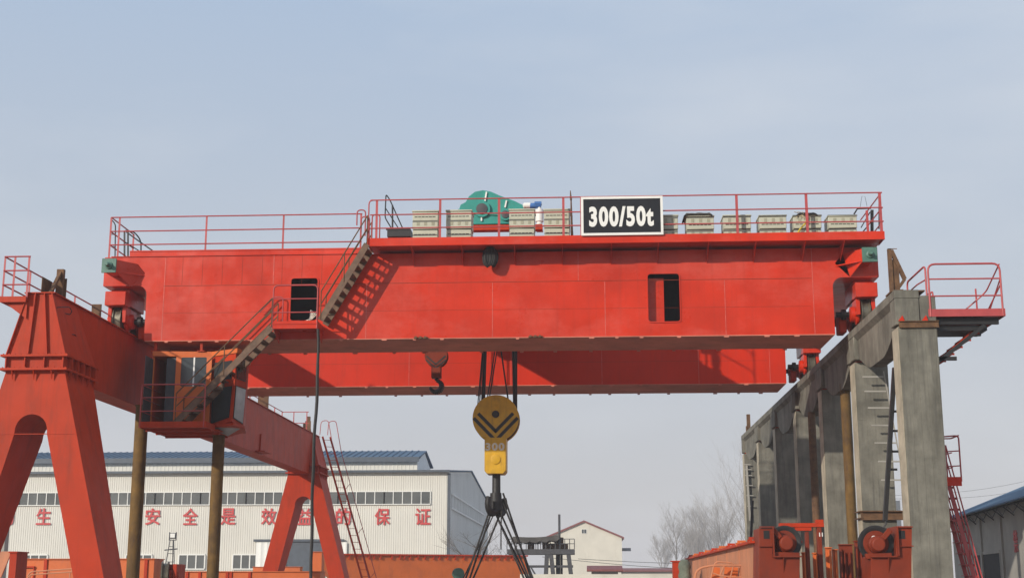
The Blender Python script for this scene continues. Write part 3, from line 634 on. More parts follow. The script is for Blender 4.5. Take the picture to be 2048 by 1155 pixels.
b = MB(); b.prism([(hx-.39, zb1), (hx-.39, zb0+.1), (hx-.31, zb0), (hx+.29, zb0), (hx+.37, zb0+.1), (hx+.37, zb1)], 'y', YH-.47, YH+.47)
bd = b.build('crosshead', M['yellow'], hb_, bevel=.02)
text('300', hx-.02, YH-.476, at(993,895,YH).z, .27, .68, M['worn'], 'lettering', bd, .008, bold=.04, space=1.15)
b = MB(); b.lathe((hx, YH-.47, at(993,920,YH).z), (0,-1,0), [(.17,0),(.17,.03),(.15,.035)], 20); b.build('trunnion', M['yellow'], bd)
b = MB(); zs0 = at(993,985,YH).z; b.lathe((hx, YH, zs0), (0,0,1), [(.16,-.1),(.15,0),(.145,zb0-zs0)], 18)
zc_ = at(993,1003,YH).z   # ramshorn hook: two prongs, seen edge-on and turned
for s in (-1, 1):
    d = Vector((.45*s, .9*s, 0)).normalized(); pts = []
    for i in range(13):
        t = i/12; a = R(-20 + 235*t); rr_ = .30
        pts.append(Vector((hx, YH, zc_-.05)) + d*(.30 - rr_*math.cos(a)) + Vector((0,0,-rr_*math.sin(a)*1.15)))
    b.tube([(hx, YH, zs0)] + pts, .17, 10, .09)
b.tube([(hx-.02, YH, zs0), (hx, YH, zc_-.3)], .2, 12, .22)
b.build('hook', M['black'], hb_)
for (pt, pb, yy, r_) in ((965,953,47.7,.02),(966,957,47.8,.02),(969,963,47.9,.05),(971,966,48.2,.05),(990,968,47.75,.022),(994,972,47.9,.022),(1002,1022,47.8,.028),(1027,1030,47.9,.06),(1030,1032,48.2,.05),(1033,1033,47.7,.03)):
    a = at(pt,700,yy); c = at(pb, 838 if r_ < .04 else 845, yy); d = (a-c); a = a + d*((ZT+.6-a.z)/d.z)
    m_ = MB(); m_.tube([c, a], r_*1.0, 6); m_.build('wire_rope', M['rope'], hb_)
# slings
SL = [((986,1000),(930,1155),47.8),((988,1005),(938,1155),47.95),((990,1022),(925,1155),48.3),((1003,1020),(945,1155),48.25),((984,1010),(1046,1155),47.7),((990,1024),(1052,1155),47.9),((1004,1000),(1064,1155),48.05),((1006,985),(1060,1155),48.3),((1000,1022),(1056,1155),47.6)]
for i, (a, c, yy) in enumerate(SL):
    p0, p1 = at(*a, 48.0), at(*c, yy); d = p1-p0; p2 = p0 + d*((.06-p0.z)/d.z)
    m_ = MB(); r_ = .034 if i != 2 else .022; seg = []
    for k in range(9):
        t = k/8; p = p0.lerp(p2, t); seg.append(p + Vector((.03*math.sin(t*math.pi), 0, 0)))
    m_.tube(seg, r_, 6)
    o = tag(m_.build('wire_sling', M['rope']), 'x', 'sling', 'slings hanging from the big hook')
    o['label'] = 'dark wire sling hanging from the big hook, spreading to the lower ' + ('left' if i < 4 else 'right')
m_ = MB(); a = at(1003,1020,47.8); m_.tube([a, at(1002,1060,47.8), at(1002,1098,47.8)], .022, 6); tag(m_.build('tag_line', M['rope']), 'short loose rope dangling straight down below the big hook', 'rope')
# auxiliary hook
YA = 50.0
ax_ = at(873,720,YA).x; az = at(873,712,YA).z; ah = thing('auxiliary_hook', 'small dark red hook block with single black hook before the far girder', 'hook', (ax_, YA, at(873,787,YA).z))
ra = at(896,712,YA).x-ax_
b = MB(); b.prism([(ax_+ra*math.sin(R(a)), az+ra*math.cos(R(a))) for a in range(0,360,12)], 'y', YA-.2, YA-.14); b.prism([(ax_+ra*math.sin(R(a)), az+ra*math.cos(R(a))) for a in range(0,360,12)], 'y', YA+.14, YA+.2)
b.box(ax_-.17, ax_+.18, YA-.21, YA+.21, at(873,756,YA).z, az-.2)
ck = b.build('cheek_plate', M['oxide'], ah, bevel=.01)
b = MB(); yy = YA-.208
for s in (-1,1): strip((ax_+s*.36, az-.02), (ax_, az-.34), .06, b); strip((ax_+s*.38, az-.16), (ax_+s*.02, az-.46), .05, b)
b.build('chevron', M['black'], ck)
b = MB()
for k in (-1,0,1): b.lathe((ax_, YA+k*.09, az), (0,1,0), [(.2,-.04),(ra*.95,-.04),(ra*.85,0),(ra*.95,.04),(.2,.04)], 28)
b.build('sheave', M['rust'], ah)
b = MB(); hc = at(872,772,YA); rr_ = .215
pts = [Vector((ax_-.02, YA, at(873,754,YA).z)), Vector((ax_+.02, YA, at(873,760,YA).z))]
pts += [hc + Vector((rr_*math.cos(R(a)), 0, rr_*math.sin(R(a)))) for a in range(50, -186, -15)]
n_ = len(pts); 
for i in range(n_-1):
    t = i/(n_-1); rA = .06 + .05*math.sin(math.pi*min(1, t*1.1)); t2 = (i+1)/(n_-1); rB = .06 + .05*math.sin(math.pi*min(1, t2*1.1)); rB = rB if i < n_-2 else .035
    b.tube([pts[i], pts[i+1]], rA, 10, rB)
b.build('hook', M['black'], ah)
for dx in (-.36, -.3, .3, .36):
    m_ = MB(); m_.tube([(ax_+dx, YA, az), (ax_+dx*.9, YA, ZT+.4)], .016, 5); m_.build('wire_rope', M['rope'], ah)
# ================================================================ LEFT STEEL RUNWAY
XRt = -14.75; XLt = -15.45; XM = (XRt+XLt)/2
gz1 = atx(105,583,XRt).z; gz0 = atx(202,782,XRt).z
GY0, GY1 = 35.9, 74.0
gan = thing('runway_gantry', 'red welded steel runway beam on two splayed portal legs at the left', 'gantry', (XM, (GY0+GY1)/2, 0))
b = MB(); b.box(XLt, XRt-.01, GY0+.35, GY1-.35, gz0, gz1-.03); b.box(XLt-.1, XRt+.06, GY0, GY1, gz1-.03, gz1); b.box(XLt-.03, XRt+.03, GY0+2.2, GY1-2.2, gz0-.03, gz0)
y = GY0+3.2
bm_ = b.build('runway_beam', M['gantry'], gan)
b = MB(); b.box(XM-.04, XM+.04, GY0+1.9, GY1-1.9, gz1+.002, RAILZ); b.build('crane_rail', M['rust'], bm_)
for yy in (49.5, 60.5):
    b = MB(); b.prism([(yy, gz0+.9), (yy+.25, gz0+.9), (yy+.42, gz0+.1), (yy-.1, gz0+.1)], 'x', XRt+.0, XRt+.05); b.box(XRt+.002, XRt+.45, yy-.9, yy+.45, gz0+.02, gz0+.06); b.build('bracket', M['gantry'], bm_)
zf = at(70,711,GY0).z; zf2 = at(70,738,GY0).z
hwT, hwF = .34, .84
def leg_frame(yend, s):
    """portal head, flanges and splayed legs; s=+1: the beam runs towards +Y from yend"""
    def Y(d): return yend + s*d
    xc = XM; D = 2.3
    b = MB()   # flared head: trapezoid end face, and flared flanks
    vs = [(xc-hwT, Y(0), gz1-.03), (xc+hwT, Y(0), gz1-.03), (xc+hwT, Y(D*.75), gz1-.03), (xc-hwT, Y(D*.75), gz1-.03), (xc-hwF, Y(-.0), zf), (xc+hwF, Y(-.0), zf), (xc+hwF, Y(D), zf), (xc-hwF, Y(D), zf)]
    vs = [(v[0], v[1] + s*.06, v[2]) for v in vs]
    b.add(vs, [(0,1,5,4),(1,2,6,5),(2,3,7,6),(3,0,4,7),(4,5,6,7)])
    hd = b.build('portal_head', M['gantry'], gan)
    b = MB()   # ribs on end face
    for dx0, dx1 in ((-hwT, -hwF), (-.12,-.22), (.13,.32), (hwT,hwF)):
        b.add([(xc+dx0-.012, Y(.06), gz1-.03), (xc+dx1-.012, Y(.06), zf), (xc+dx1-.012, Y(-.02), zf), (xc+dx0-.012, Y(-.04), gz1-.03), (xc+dx0+.012, Y(.06), gz1-.03), (xc+dx1+.012, Y(.06), zf), (xc+dx1+.012, Y(-.02), zf), (xc+dx0+.012, Y(-.04), gz1-.03)], [(0,1,2,3),(7,6,5,4),(0,4,5,1),(1,5,6,2),(2,6,7,3),(3,7,4,0)])
    b.build('rib', M['gantry'], hd)
    b = MB(); ya, yb = sorted((Y(-.12), Y(D+.1)))
    for z in (zf-.03, zf2-.03): b.box(xc-hwF-.1, xc+hwF+.1, ya, yb, z, z+.06)
    for dx in (-.8,-.27,.27,.8): b.box(xc+dx-.015, xc+dx+.015, ya+.05, yb-.05, zf2+.03, zf-.03)
    for dx in (-.6,-.0,.5): b.prism([(0,0),(1,0)][:0] or [(Y(.0), zf2-.03), (Y(-.1), zf2-.03), (Y(.0), zf2-.28)], 'x', xc+dx-.012, xc+dx+.012)
    for k in range(5): yy = Y(.3+k*.45); b.box(xc+hwF-.02, xc+hwF+.1, yy-.012, yy+.012, zf2+.03, zf-.03); b.prism([(xc+hwF, zf2-.03), (xc+hwF+.1, zf2-.03), (xc+hwF+.06, zf2-.28)], 'y', yy-.012, yy+.012)
    b.box(xc-hwF+.04, xc+hwF-.04, ya+.16, yb-.16, zf2+.03, zf-.03)
    for k in range(12):
        for z in (zf+.03, zf2+.03): b.cyl((xc-hwF-.04+k*.16, Y(-.05), z), (xc-hwF-.04+k*.16, Y(-.05), z+.03), .022, 6)
    for k in range(9): b.cyl((xc+hwF+.05, Y(.15+k*.25), zf2+.03), (xc+hwF+.05, Y(.15+k*.25), zf2+.06), .022, 6)
    b.build('flange_joint', M['gantry'], gan)
    zt = zf2-.03; za = at(62,827,GY0).z; ks = .262; wl = .82
    def outer(z): return hwF-.02 + ks*(zt-z)
    def inner(z): return outer(z) - wl
    zs = za - .55; ri = inner(zs)
    pol = [(xc-outer(zt), zt), (xc-outer(0), 0), (xc-inner(0), 0), (xc-inner(zs), zs)]
    for i in range(1, 12):
        a = 180 - i*15; pol.append((xc + ri*math.cos(R(a)), zs + (za-zs)*math.sin(R(a))**.8))
    pol += [(xc+inner(zs), zs), (xc+inner(0), 0), (xc+outer(0), 0), (xc+outer(zt), zt)]
    dep = lambda p: Y(.06 + 1.25 + (D-.15-1.25)*max(0, min(1, (p[1]-(zt-1.0))/1.0)) if p[1] > zt-1.6 else .06+1.25)
    dep = lambda p: Y(.06 + 1.3 + .85*max(0, min(1, p[1]/zt))**1.0)
    b = MB(); b.prism(pol, 'y', Y(.06), dep); b.build('leg_frame', M['gantry'], gan, sharp=30)
    b = MB(); b.box(xc-outer(zs+.03)+.02, xc+outer(zs+.03)-.02, *sorted((Y(.05), Y(.0599))), zs+.0, zs+.02); 
    for s_ in (-1,1): b.box(xc+s_*(inner(0)+wl/2)-.7, xc+s_*(inner(0)+wl/2)+.7, min(Y(-.2),Y(1.8)), max(Y(-.2),Y(1.8)), 0, .08)
    b.build('base_plate', M['gantry'], gan)
leg_frame(GY0, 1); leg_frame(GY1, -1)
b = MB()
for (p, q_) in (((119,614),(144,622)), ((127,669),(156,676))):
    a, c = atx(*p, XRt+.18), atx(*q_, XRt+.22); b.tube(bend([a+Vector((-.15,0,-.02)), a, (a+c)/2+Vector((.1,0,.06)), c, c+Vector((-.05,0,-.1)), c+Vector((-.2,-.5,-.1))], .08), .014, 5)
b.build('grab_handle', M['black'], gan)
# end stops
def end_stop(y, s, nm='end_stop'):
    b = MB(); b.box(XM-.1, XM+.1, y+s*.45-.07, y+s*.45+.07, gz1, gz1+.95); b.box(XM-.16, XM+.16, y+s*.52, y+s*.54, gz1, gz1+.7)
    b.bar((XM, y+s*.45, gz1+.9), (XM, y-s*.25, gz1+.05), .09); b.box(XM-.28, XM-.26, y-s*.1-.1, y+s*.5, gz1, gz1+.6); b.build(nm, M['rust'], gan)
end_stop(GY0+.9, 1); end_stop(GY1-.9, -1)
for px, yy in ((213, 40.6),): 
    b = MB(); b.box(XM-.3, XM-.0, yy, yy+.05, gz1, gz1+.62); b.box(XM-.3, XM-.27, yy+.05, yy+.4, gz1, gz1+.5); b.build('rail_clamp_plate', M['rust'], gan)
for yy in (58.3, 62.2):
    b = MB(); b.box(XM-.25, XM+.25, yy, yy+.05, gz1, gz1+.75); b.box(XM-.04, XM-.01, yy+.05, yy+.5, gz1, gz1+.6); b.build('rail_clamp_plate', M['rust'], gan)
# walkway platform along the outer (left) side with railing
XH = -16.15
b = MB(); b.box(XH-.05, XLt, GY0-.1, GY1, gz1-.24, gz1-.2); b.box(XH-.07, XH-.05, GY0-.1, GY1, gz1-.28, gz1-.12); b.box(XH-.05, XLt, GY0-.12, GY0-.1, gz1-.3, gz1-.14)
for yy in [GY0 + k*3 for k in range(12)]: b.prism([(XH, gz1-.245), (XLt, gz1-.245), (XLt, gz1-.75)], 'y', yy, yy+.03)
wy = b.build('walkway', M['gantry'], gan)
zb_ = gz1-.2
rails(gan, [(XH, GY0-.08, zb_), (XH, GY1-3, zb_)], [1.2,.8,.4], [(XH, GY0-.05+k*1.75, zb_) for k in range(21)], pw=.05)
rails(gan, [(XH, GY0-.08, zb_), (XLt+.03, GY0-.08, zb_)], [1.2,.8,.4], [(XLt, GY0-.08, zb_), (XH+.3, GY0-.08, zb_)], pw=.055)
# far end: cross rail + ladder
rails(gan, [(XH, GY1-3, zb_), (XRt, GY1-3, zb_)], [1.2,.6], [(XH+.6, GY1-3, zb_), (XRt-.1, GY1-3, zb_)], pw=.05)
p0, p1 = at(645,872,GY1+.1), at(724,1155,GY1+1.4)
d = p1-p0; p1 = p0 + d*((0-p0.z)/d.z)
st_ = MB(); dx = Vector((.38, .25, 0))
for o in (Vector(), dx): st_.bar(p0+o, p1+o, .045, .1)
n = 26
for i in range(n): c = p0.lerp(p1, (i+.5)/n); st_.tube([c, c+dx], .014, 5)
la_ = st_.build('access_ladder', M['gantry'], gan)
b = MB(); uv = Vector((.28, -.0, .34))
for o in (Vector((0,0,0)), dx):
    q0, q1 = p0+o+uv*1.0, p1+o+uv; b.tube(bend([p0+o+Vector((-.15,0,.1)), p0+o+Vector((-.1,0,.85)), p0+o+Vector((.3,0,.9)), q0+(q1-q0)*.12, q1], .2), .02, 6)
for t in (.3,.55,.8): c = p0.lerp(p1, t); b.tube([c+dx, c+dx+uv], .016, 5)
b.build('handrail', M['rail'], la_)
# small hook hanging behind the near legs
c = at(109,858,52.0); sh = thing('hanging_pulley', 'small orange pulley block and round weight hanging beyond the near portal legs', 'pulley', (c.x, 52, at(110,920,52).z))
b = MB(); e = at(110,884,52); b.lathe((e.x, 51.9, e.z), (0,1,0), [(.2,0),(.24,.03),(.24,.17),(.2,.2)], 18); b.bar((e.x+.0,52,e.z-.1), (e.x+.03,52,e.z-.55), .09); b.build('pulley_block', M['orange'], sh, bevel=.01)
b = MB(); e2 = at(111,912,52); b.lathe((e2.x+.1, 51.85, e2.z), (0,1,0), [(.12,0),(.22,.05),(.22,.25),(.12,.3)], 18); b.build('weight', M['rust'], sh)
b = MB()
for dx_ in (-.05,.06): b.tube([(e.x+dx_,52,e.z), (e.x+dx_,52,gz1-.3)], .012, 4)
b.build('wire_rope', M['rope'], sh)
# rusty posts below the cab
for i, (pxt, pyt, pxb, wpx, yy, lab) in enumerate(((285,812,285,26,43.0,'tall rusty brown pipe post behind the cab balcony, left of the two'), (438,872,438,24,43.6,'rusty brown pipe post rising to the cab nose, right of the two'))):
    t = at(pxt,pyt,yy); r_ = wpx/2/(2700/yy)
    b = MB(); b.cyl((t.x-.0, yy, 0), (t.x, yy, t.z), r_, 24); b.cyl((t.x, yy, t.z), (t.x, yy, t.z+.03), r_+.03, 24)
    for z in (2.4, 5.1): b.cyl((t.x, yy, z), (t.x, yy, z+.02), r_+.006, 24)
    tag(b.build('pipe_post', M['pipe']), lab, 'post', 'rusty pipe posts')
# ================================================================ RIGHT CONCRETE RUNWAY
XB0, XB1 = 8.3, 8.95; BZ1 = at(1706,661,42).z; SUP = BZ1-.93; MID = BZ1-1.46
CYs = [36.3 + 6.08*k for k in range(7)]
ords = ['nearest','second nearest','third','middle (fourth)','fifth','second farthest','farthest']
for k in range(6):
    ya, yb = CYs[k] + (-.32 if k == 0 else .01), CYs[k+1] - .01 + (.3 if k == 5 else 0)
    bt = thing('concrete_beam', '%s of the six fish bellied concrete runway beams' % ['nearest','second nearest','third nearest','third farthest','second farthest','farthest'][k] + ', resting on its two columns', 'beam', ((XB0+XB1)/2, (ya+yb)/2, MID), 'concrete runway beams')
    L_ = yb-ya; prof = [(ya, BZ1), (ya, SUP)]
    def zb_at(t): return SUP if t < .09 or t > .91 else SUP + (MID-SUP)*math.sin(min(1, (min(t,1-t)-.09)/.3)*math.pi/2)**1.4
    prof += [(ya+L_*t/40, zb_at(t/40)) for t in range(1, 40)] + [(yb, SUP), (yb, BZ1)]
    ins_ = .13
    b = MB(); b.prism([p if p[1] < BZ1 - .01 else (p[0], BZ1-.28) for p in prof], 'x', XB0+ins_, XB1-ins_); b.build('web', M['conc'], bt)
    b = MB(); b.prism([(ya, BZ1), (ya, BZ1-.22), (yb, BZ1-.22), (yb, BZ1)], 'x', XB0, XB1)
    b.prism([(XB0, BZ1-.22), (XB0+ins_, BZ1-.36), (XB1-ins_, BZ1-.36), (XB1, BZ1-.22)], 'y', ya+.62, yb-.62)
    b.build('top_flange', M['conc'], bt)
    b = MB()
    for q0, q1 in ((ya, ya+.6), (yb-.6, yb)):
        b.box(XB0+.002, XB1-.002, q0+.002, q1, SUP-.01, BZ1-.222)
    b.build('end_block', M['conc'], bt, bevel=.02)
b = MB(); xm = (XB0+XB1)/2
b.box(xm-.055, xm+.055, CYs[0]+.2, CYs[6]+.2, BZ1+.09, BZ1+.13); b.box(xm-.012, xm+.012, CYs[0]+.2, CYs[6]+.2, BZ1+.02, BZ1+.09); b.box(xm-.09, xm+.09, CYs[0]+.2, CYs[6]+.2, BZ1+.003, BZ1+.02)
tag(b.build('crane_rail', M['rust']), 'rusty steel rail running along the top of the concrete beams', 'rail')
for k, yc in enumerate(CYs):
    x0, x1, y0, y1 = 8.36, 9.37, yc-.32, yc+.46
    ct = thing('concrete_column', 'tall grey concrete column, %s of the seven under the right runway' % ords[k], 'column', ((x0+x1)/2, yc, 0), 'concrete columns of the right runway')
    b = MB(); top = SUP-.06
    b.box(x0, x1, y0, y1, 0, top)
    if k == 0: b.box(x0+.34, x1-.0, y0+.001, y1, top, top)  if False else None
    for z in (2.9, 5.2): b.box(x0-.003, x1+.003, y0-.003, y1+.003, z, z+.012)
    xs_ = [x0+.02]
    while xs_[-1] < x1-.3: xs_.append(xs_[-1] + rnd.uniform(.2,.27))
    xs_.append(x1-.02)
    for xa, xb in zip(xs_, xs_[1:]):
        zz_ = [0]
        while zz_[-1] < top-2.2: zz_.append(zz_[-1] + rnd.uniform(1.6,3.4))
        zz_.append(top-.03)
        for za_, zb_2 in zip(zz_, zz_[1:]): b.box(xa+.002, xb-.002, y0-rnd.uniform(.002,.011), y0-.0005, za_+.002, zb_2-.002)
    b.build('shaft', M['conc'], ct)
    b = MB(); b.box(x0-.012, x0-.001, y0+.03, y1-.03, 0, top-.02); b.build('side_slab', M['edge'], ct)  # thin slab on the left side, paler than the shaft
    b = MB(); b.box(x0+.05, x0+.72, y0+.05, y1-.05, top, SUP-.011); b.build('bearing_plate', M['gantry'] if k else M['rust'], ct)
    if k == 0:
        b = MB(); b.box(x0+.02, x1+.05, y0-.08, y0-.0, top-.05, top-.035); b.box(x0+.02, x1+.05, y0-.08, y0, top+.12, top+.135); b.box(x0+.02, x1+.05, y0-.03, y0-.001, top-.035, top+.12)
        b.build('steel_channel', M['rust'], ct)
        b = MB(); b.box(8.96, x1+.02, y0+.03, y1-.02, top-.0, BZ1-.15); b.build('cap_block', M['conc'], ct, bevel=.02)
        b = MB()
        for dx_ in (8.36, 8.98): b.prism([(dx_, top+.14), (dx_+.17, top+.14), (dx_+.12, top+.29)], 'y', y0-.03, y0-.0)
        b.build('gusset', M['farred'], ct)
    if k in (1,):
        b = MB()
        for z, z2 in ((3.55, 3.57),): b.box(x0-.07, x1+.95, y0-.16, y0-.03, z, z+.03); b.box(x0-.07, x1+.95, y0-.16, y0-.03, z+.25, z+.28); b.box(x0-.07, x1+.95, y0-.06, y0-.03, z+.03, z+.25)
        b.box(x0-.1, x0-.02, y0-.1, y1+.1, 3.6, 3.63); b.box(x0-.1, x0-.02, y0-.1, y1+.1, 3.8, 3.83)
        b.build('steel_clamp', M['rust'], ct)
# stop bracket on near end
b = MB(); s0 = at(1801,575,36.6); zt_ = at(1801,498,36.6).z; b.box(xm-.3, xm-.2, 36.5, 36.62, BZ1, zt_); b.box(xm-.3, xm-.05, 36.5, 36.515, zt_-.02, zt_+.0); b.box(xm-.2, xm-.02, 36.55, 36.57, BZ1, zt_-.3)
b.bar((xm-.2, 36.56, zt_-.04), (xm+.12, 36.56, BZ1+.42), .1); b.bar((xm+.12, 36.56, BZ1+.42), (xm-.15, 36.56, BZ1+.06), .08); b.box(xm-.35, xm+.55, 36.2, 36.9, BZ1+.003, BZ1+.04)
tag(b.build('rail_stop', M['rust']), 'rusty brown steel stop frame on the near end of the concrete runway', 'stop')
b = MB(); t0 = at(1498,862,CYs[6]); b.box(t0.x-.1, t0.x+.08, CYs[6]-.1, CYs[6]+.1, BZ1, at(1498,828,CYs[6]).z); b.box(t0.x-.15, t0.x-.1, CYs[6]-.15, CYs[6]+.15, BZ1, BZ1+.5)
tag(b.build('rail_stop', M['rust']), 'rusty brown stop post on the far end of the concrete runway', 'stop')
# steel props
for (px, yy, wpx, pt, m_, lab) in ((1701, 45.0, 19, 812, 'pipe', 'rusty brown steel prop between the second and third nearest concrete columns'), (1631, 51.0, 15, 838, 'rust', 'dark rusty steel prop between the third and fourth concrete columns')):
    a = at(px, 1000, yy); r_ = wpx/2*yy/2700; b = MB(); b.cyl((a.x, yy, 0), (a.x, yy, SUP-.3 if yy < 48 else SUP-.5), r_, 18); b.cyl((a.x,yy,3.2), (a.x,yy,3.24), r_+.01, 18)
    tag(b.build('steel_prop', M[m_]), lab, 'prop', 'steel props beside the columns')
# rung ladder on column 2 and dark leaning pole
yc = CYs[1]-.45
b = MB()
rg = [(1725,1767,753),(1729,1772,782),(1736,1780,815),(1743,1786,850),(1749,1793,885),(1756,1799,922),(1762,1806,959)]
for a, c, y in rg: b.bar(at(a,y,yc-.3), at(c,y,yc-.3), .045, .05, (0,1,0))
p0, p1 = at(1767,742,yc-.3), at(1811,975,yc-.3); d = (p1-p0)
b.bar(p0, p1, .03, .06, (0,1,0)); q0 = at(1738,745,yc-.02); 
for y0_ in (753, 885, 959): b.bar(at(1760 if y0_ < 800 else 1790, y0_, yc-.3), at(1760 if y0_ < 800 else 1790, y0_, CYs[1]-.3), .03)
tag(b.build('rung_ladder', M['greywall']), 'grey steel rung ladder leaning on the second nearest concrete column', 'ladder', 'ladders on the columns')
b = MB(); yy = CYs[0]+1.2; p0, p1 = at(1789,735,yy), at(1770,1040,yy); b.bar(p0, p1, .11, .14, (0,1,0)); b.tube([p1, at(1772,1046,yy), at(1768,1052,yy), at(1769,1060,yy)], .03, 5); b.bar(at(1769,1055,yy), at(1767,1090,yy), .14, .1, (0,1,0)); b.tube([at(1767,1085,yy), at(1767,1175,yy)], .05, 5)
for y in (822, 861, 902, 938): x = 1789 - 19*(y-735)/305; b.bar(at(x,y,yy), at(x+18,y,yy), .06)
tag(b.build('leaning_pole', M['black']), 'long black pole with short pegs leaning behind the nearest concrete column', 'pole')
b = MB(); yy = CYs[6]-.5
for i, y in enumerate((928,938,950,970,990,1011)): b.bar(at(1487+i*1.5,y,yy), at(1501+i*1.5,y,yy), .05)
b.bar(at(1493,930,yy), at(1500,1040,yy), .1)
tag(b.build('rung_ladder', M['greywall']), 'grey rung ladder on the farthest concrete column', 'ladder', 'ladders on the columns')
b = MB(); yy = CYs[5]-.4; b.bar(at(1505,1000,yy), at(1502,1075,yy), .12, .1, (0,1,0)); tag(b.build('leaning_pole', M['black']), 'short black pole leaning between the two farthest concrete columns', 'pole')
# access platform at right
yA = 36.0
X0, X1 = at(1857,625,yA).x, at(2011,625,yA).x; pz0, pz1 = at(1930,632,yA).z, at(1930,617,yA).z
ap = thing('access_platform', 'red railed access platform beside the near end of the concrete runway', 'platform', ((X0+X1)/2, yA, pz0))
b = MB(); b.box(X0, X1, yA, yA+.015, pz0, pz1); b.box(X0, X0+.015, yA+.015, yA+1.9, pz0, pz1); b.box(X1-.015, X1, yA+.015, yA+1.9, pz0, pz1); b.box(X0+.015, X1-.015, yA+.015, yA+1.9, pz0+.05, pz0+.07); b.build('deck', M['rail'], ap)
b = MB(); b.box(X0-.4, X1-.13, yA+.2, yA+.3, pz0-.18, pz0-.002); b.box(X0-.4, X1-.3, yA+1.3, yA+1.4, pz0-.3, pz0-.002); b.box(X0-.2, X1-.42, yA+.31, yA+1.29, pz0-.33, pz0-.19)
b.bar((X1-.5, yA+.25, pz0-.2), (9.2, yA+.25, pz0-1.35), .1); b.bar((X0+.3, yA+1.35, pz0-.2), (9.2, yA+1.35, pz0-1.9), .1); b.box(9.28, 9.9, yA+.2, yA+.28, pz0-1.15, pz0-1.05)
b.build('support_beam', M['black'], ap)
hb = MB(); zz = [at(1930,y,yA).z for y in (527,557,591)]
hb.tube(bend([(X0+.06,yA+.01,pz0), (X0+.06,yA+.01,zz[0]), (X1-.06,yA+.01,zz[0]), (X1-.06,yA+.01,pz0)], .2), .028, 8)
for z in zz[1:]: hb.tube([(X0+.06,yA+.01,z), (X1-.06,yA+.01,z)], .022)
hb.tube(bend([(X0+.0,yA+.05,pz0), (X0+.0,yA+.05,zz[0]-.03), (X0-.08,yA+.7,zz[0]-.1), (X0-.08,yA+1.8,zz[0]-.1), (X0-.08,yA+1.8,pz0)], .15), .026, 8)
for z in zz[1:]: hb.tube([(X0,yA+.05,z), (X0-.08,yA+.7,z), (X0-.08,yA+1.8,z)], .02)
hb.tube(bend([(X0+.45,yA+1.85,pz0), (X0+.55,yA+1.85,zz[1]+.0), (X0+.62,yA+1.85,zz[1]+.05), (X0+.68,yA+1.85,pz0)], .08), .024, 8)
for dz in (0, -.55): hb.tube(bend([(X1-.06,yA+.03,zz[0]-.02+dz), (X1-.06,yA+1.4,zz[0]-.5+dz), (X0+.9,yA+1.85,pz0+.05+dz*.4)], .2), .022)
hb.tube([(X1-.2,yA+1.85,pz0), (X1-.2,yA+1.85,zz[0]-.3)], .025); hb.tube([(X1-.06,yA+1.85,pz0), (X1-.06,yA+.02,zz[1])], .02)
hb.tube([(X0+.06,yA+1.85,zz[1]-.35), (X0+.5,yA+1.85,zz[1]-.02)], .02)
hb.build('handrail', M['rail'], ap)
# stairs under it
def stair_thing(top, bot, y0, y1, n, label, mt, loopz=0, hr_h=.95):
    t = thing('access_stair', label, 'stairs', (bot[0], (y0+y1)/2, bot[1])); s = stair(t, top, bot, y0, y1, n, hr_h, mt, 'flight', mrail=M['rail'], sw=.11); return t
s1 = stair_thing((X1-.35, pz0-.05), (8.75, pz0-1.75), yA+.5, yA+1.25, 9, 'dark stair flight sloping down under the red access platform', M['gantry'], hr_h=.01)
lz = at(1905,962,37.2).z
lx0, lx1 = 8.7, at(1921,960,37.0).x
s2 = stair_thing((lx1-.35, lz), (lx1+.55, 0.0), 36.95, 37.7, 15, 'red steel stair rising to the small landing behind the nearest column', M['rail'])
b = MB(); b.box(9.0, lx1, 36.9, 37.75, lz-.02, lz+.02); b.box(9.0, lx1, 36.88, 36.9, lz-.14, lz+.1); b.box(lx1, lx1+.02, 36.9, 37.75, lz-.02, lz+.1); dk = b.build('landing', M['farred'], s2)
hb = MB(); zt_ = at(1905,871,37.0).z
hb.tube(bend([(9.3,36.9,zt_-.05), (lx1-.0,36.9,zt_), (lx1-.0,36.9,lz)], .1), .022); 
for f in (.33,.66): hb.tube([(9.3,36.9,lz+(zt_-lz)*f-.04), (lx1,36.9,lz+(zt_-lz)*f)], .018); hb.tube([(9.3,36.9,lz+(zt_-lz)*f-.16), (lx1,37.7,lz+(zt_-lz)*f+.02)], .018)
hb.tube(bend([(9.3,37.7,zt_), (lx1,37.7,zt_), (lx1,36.9,zt_)], .1), .02)
hb.build('handrail', M['rail'], s2)
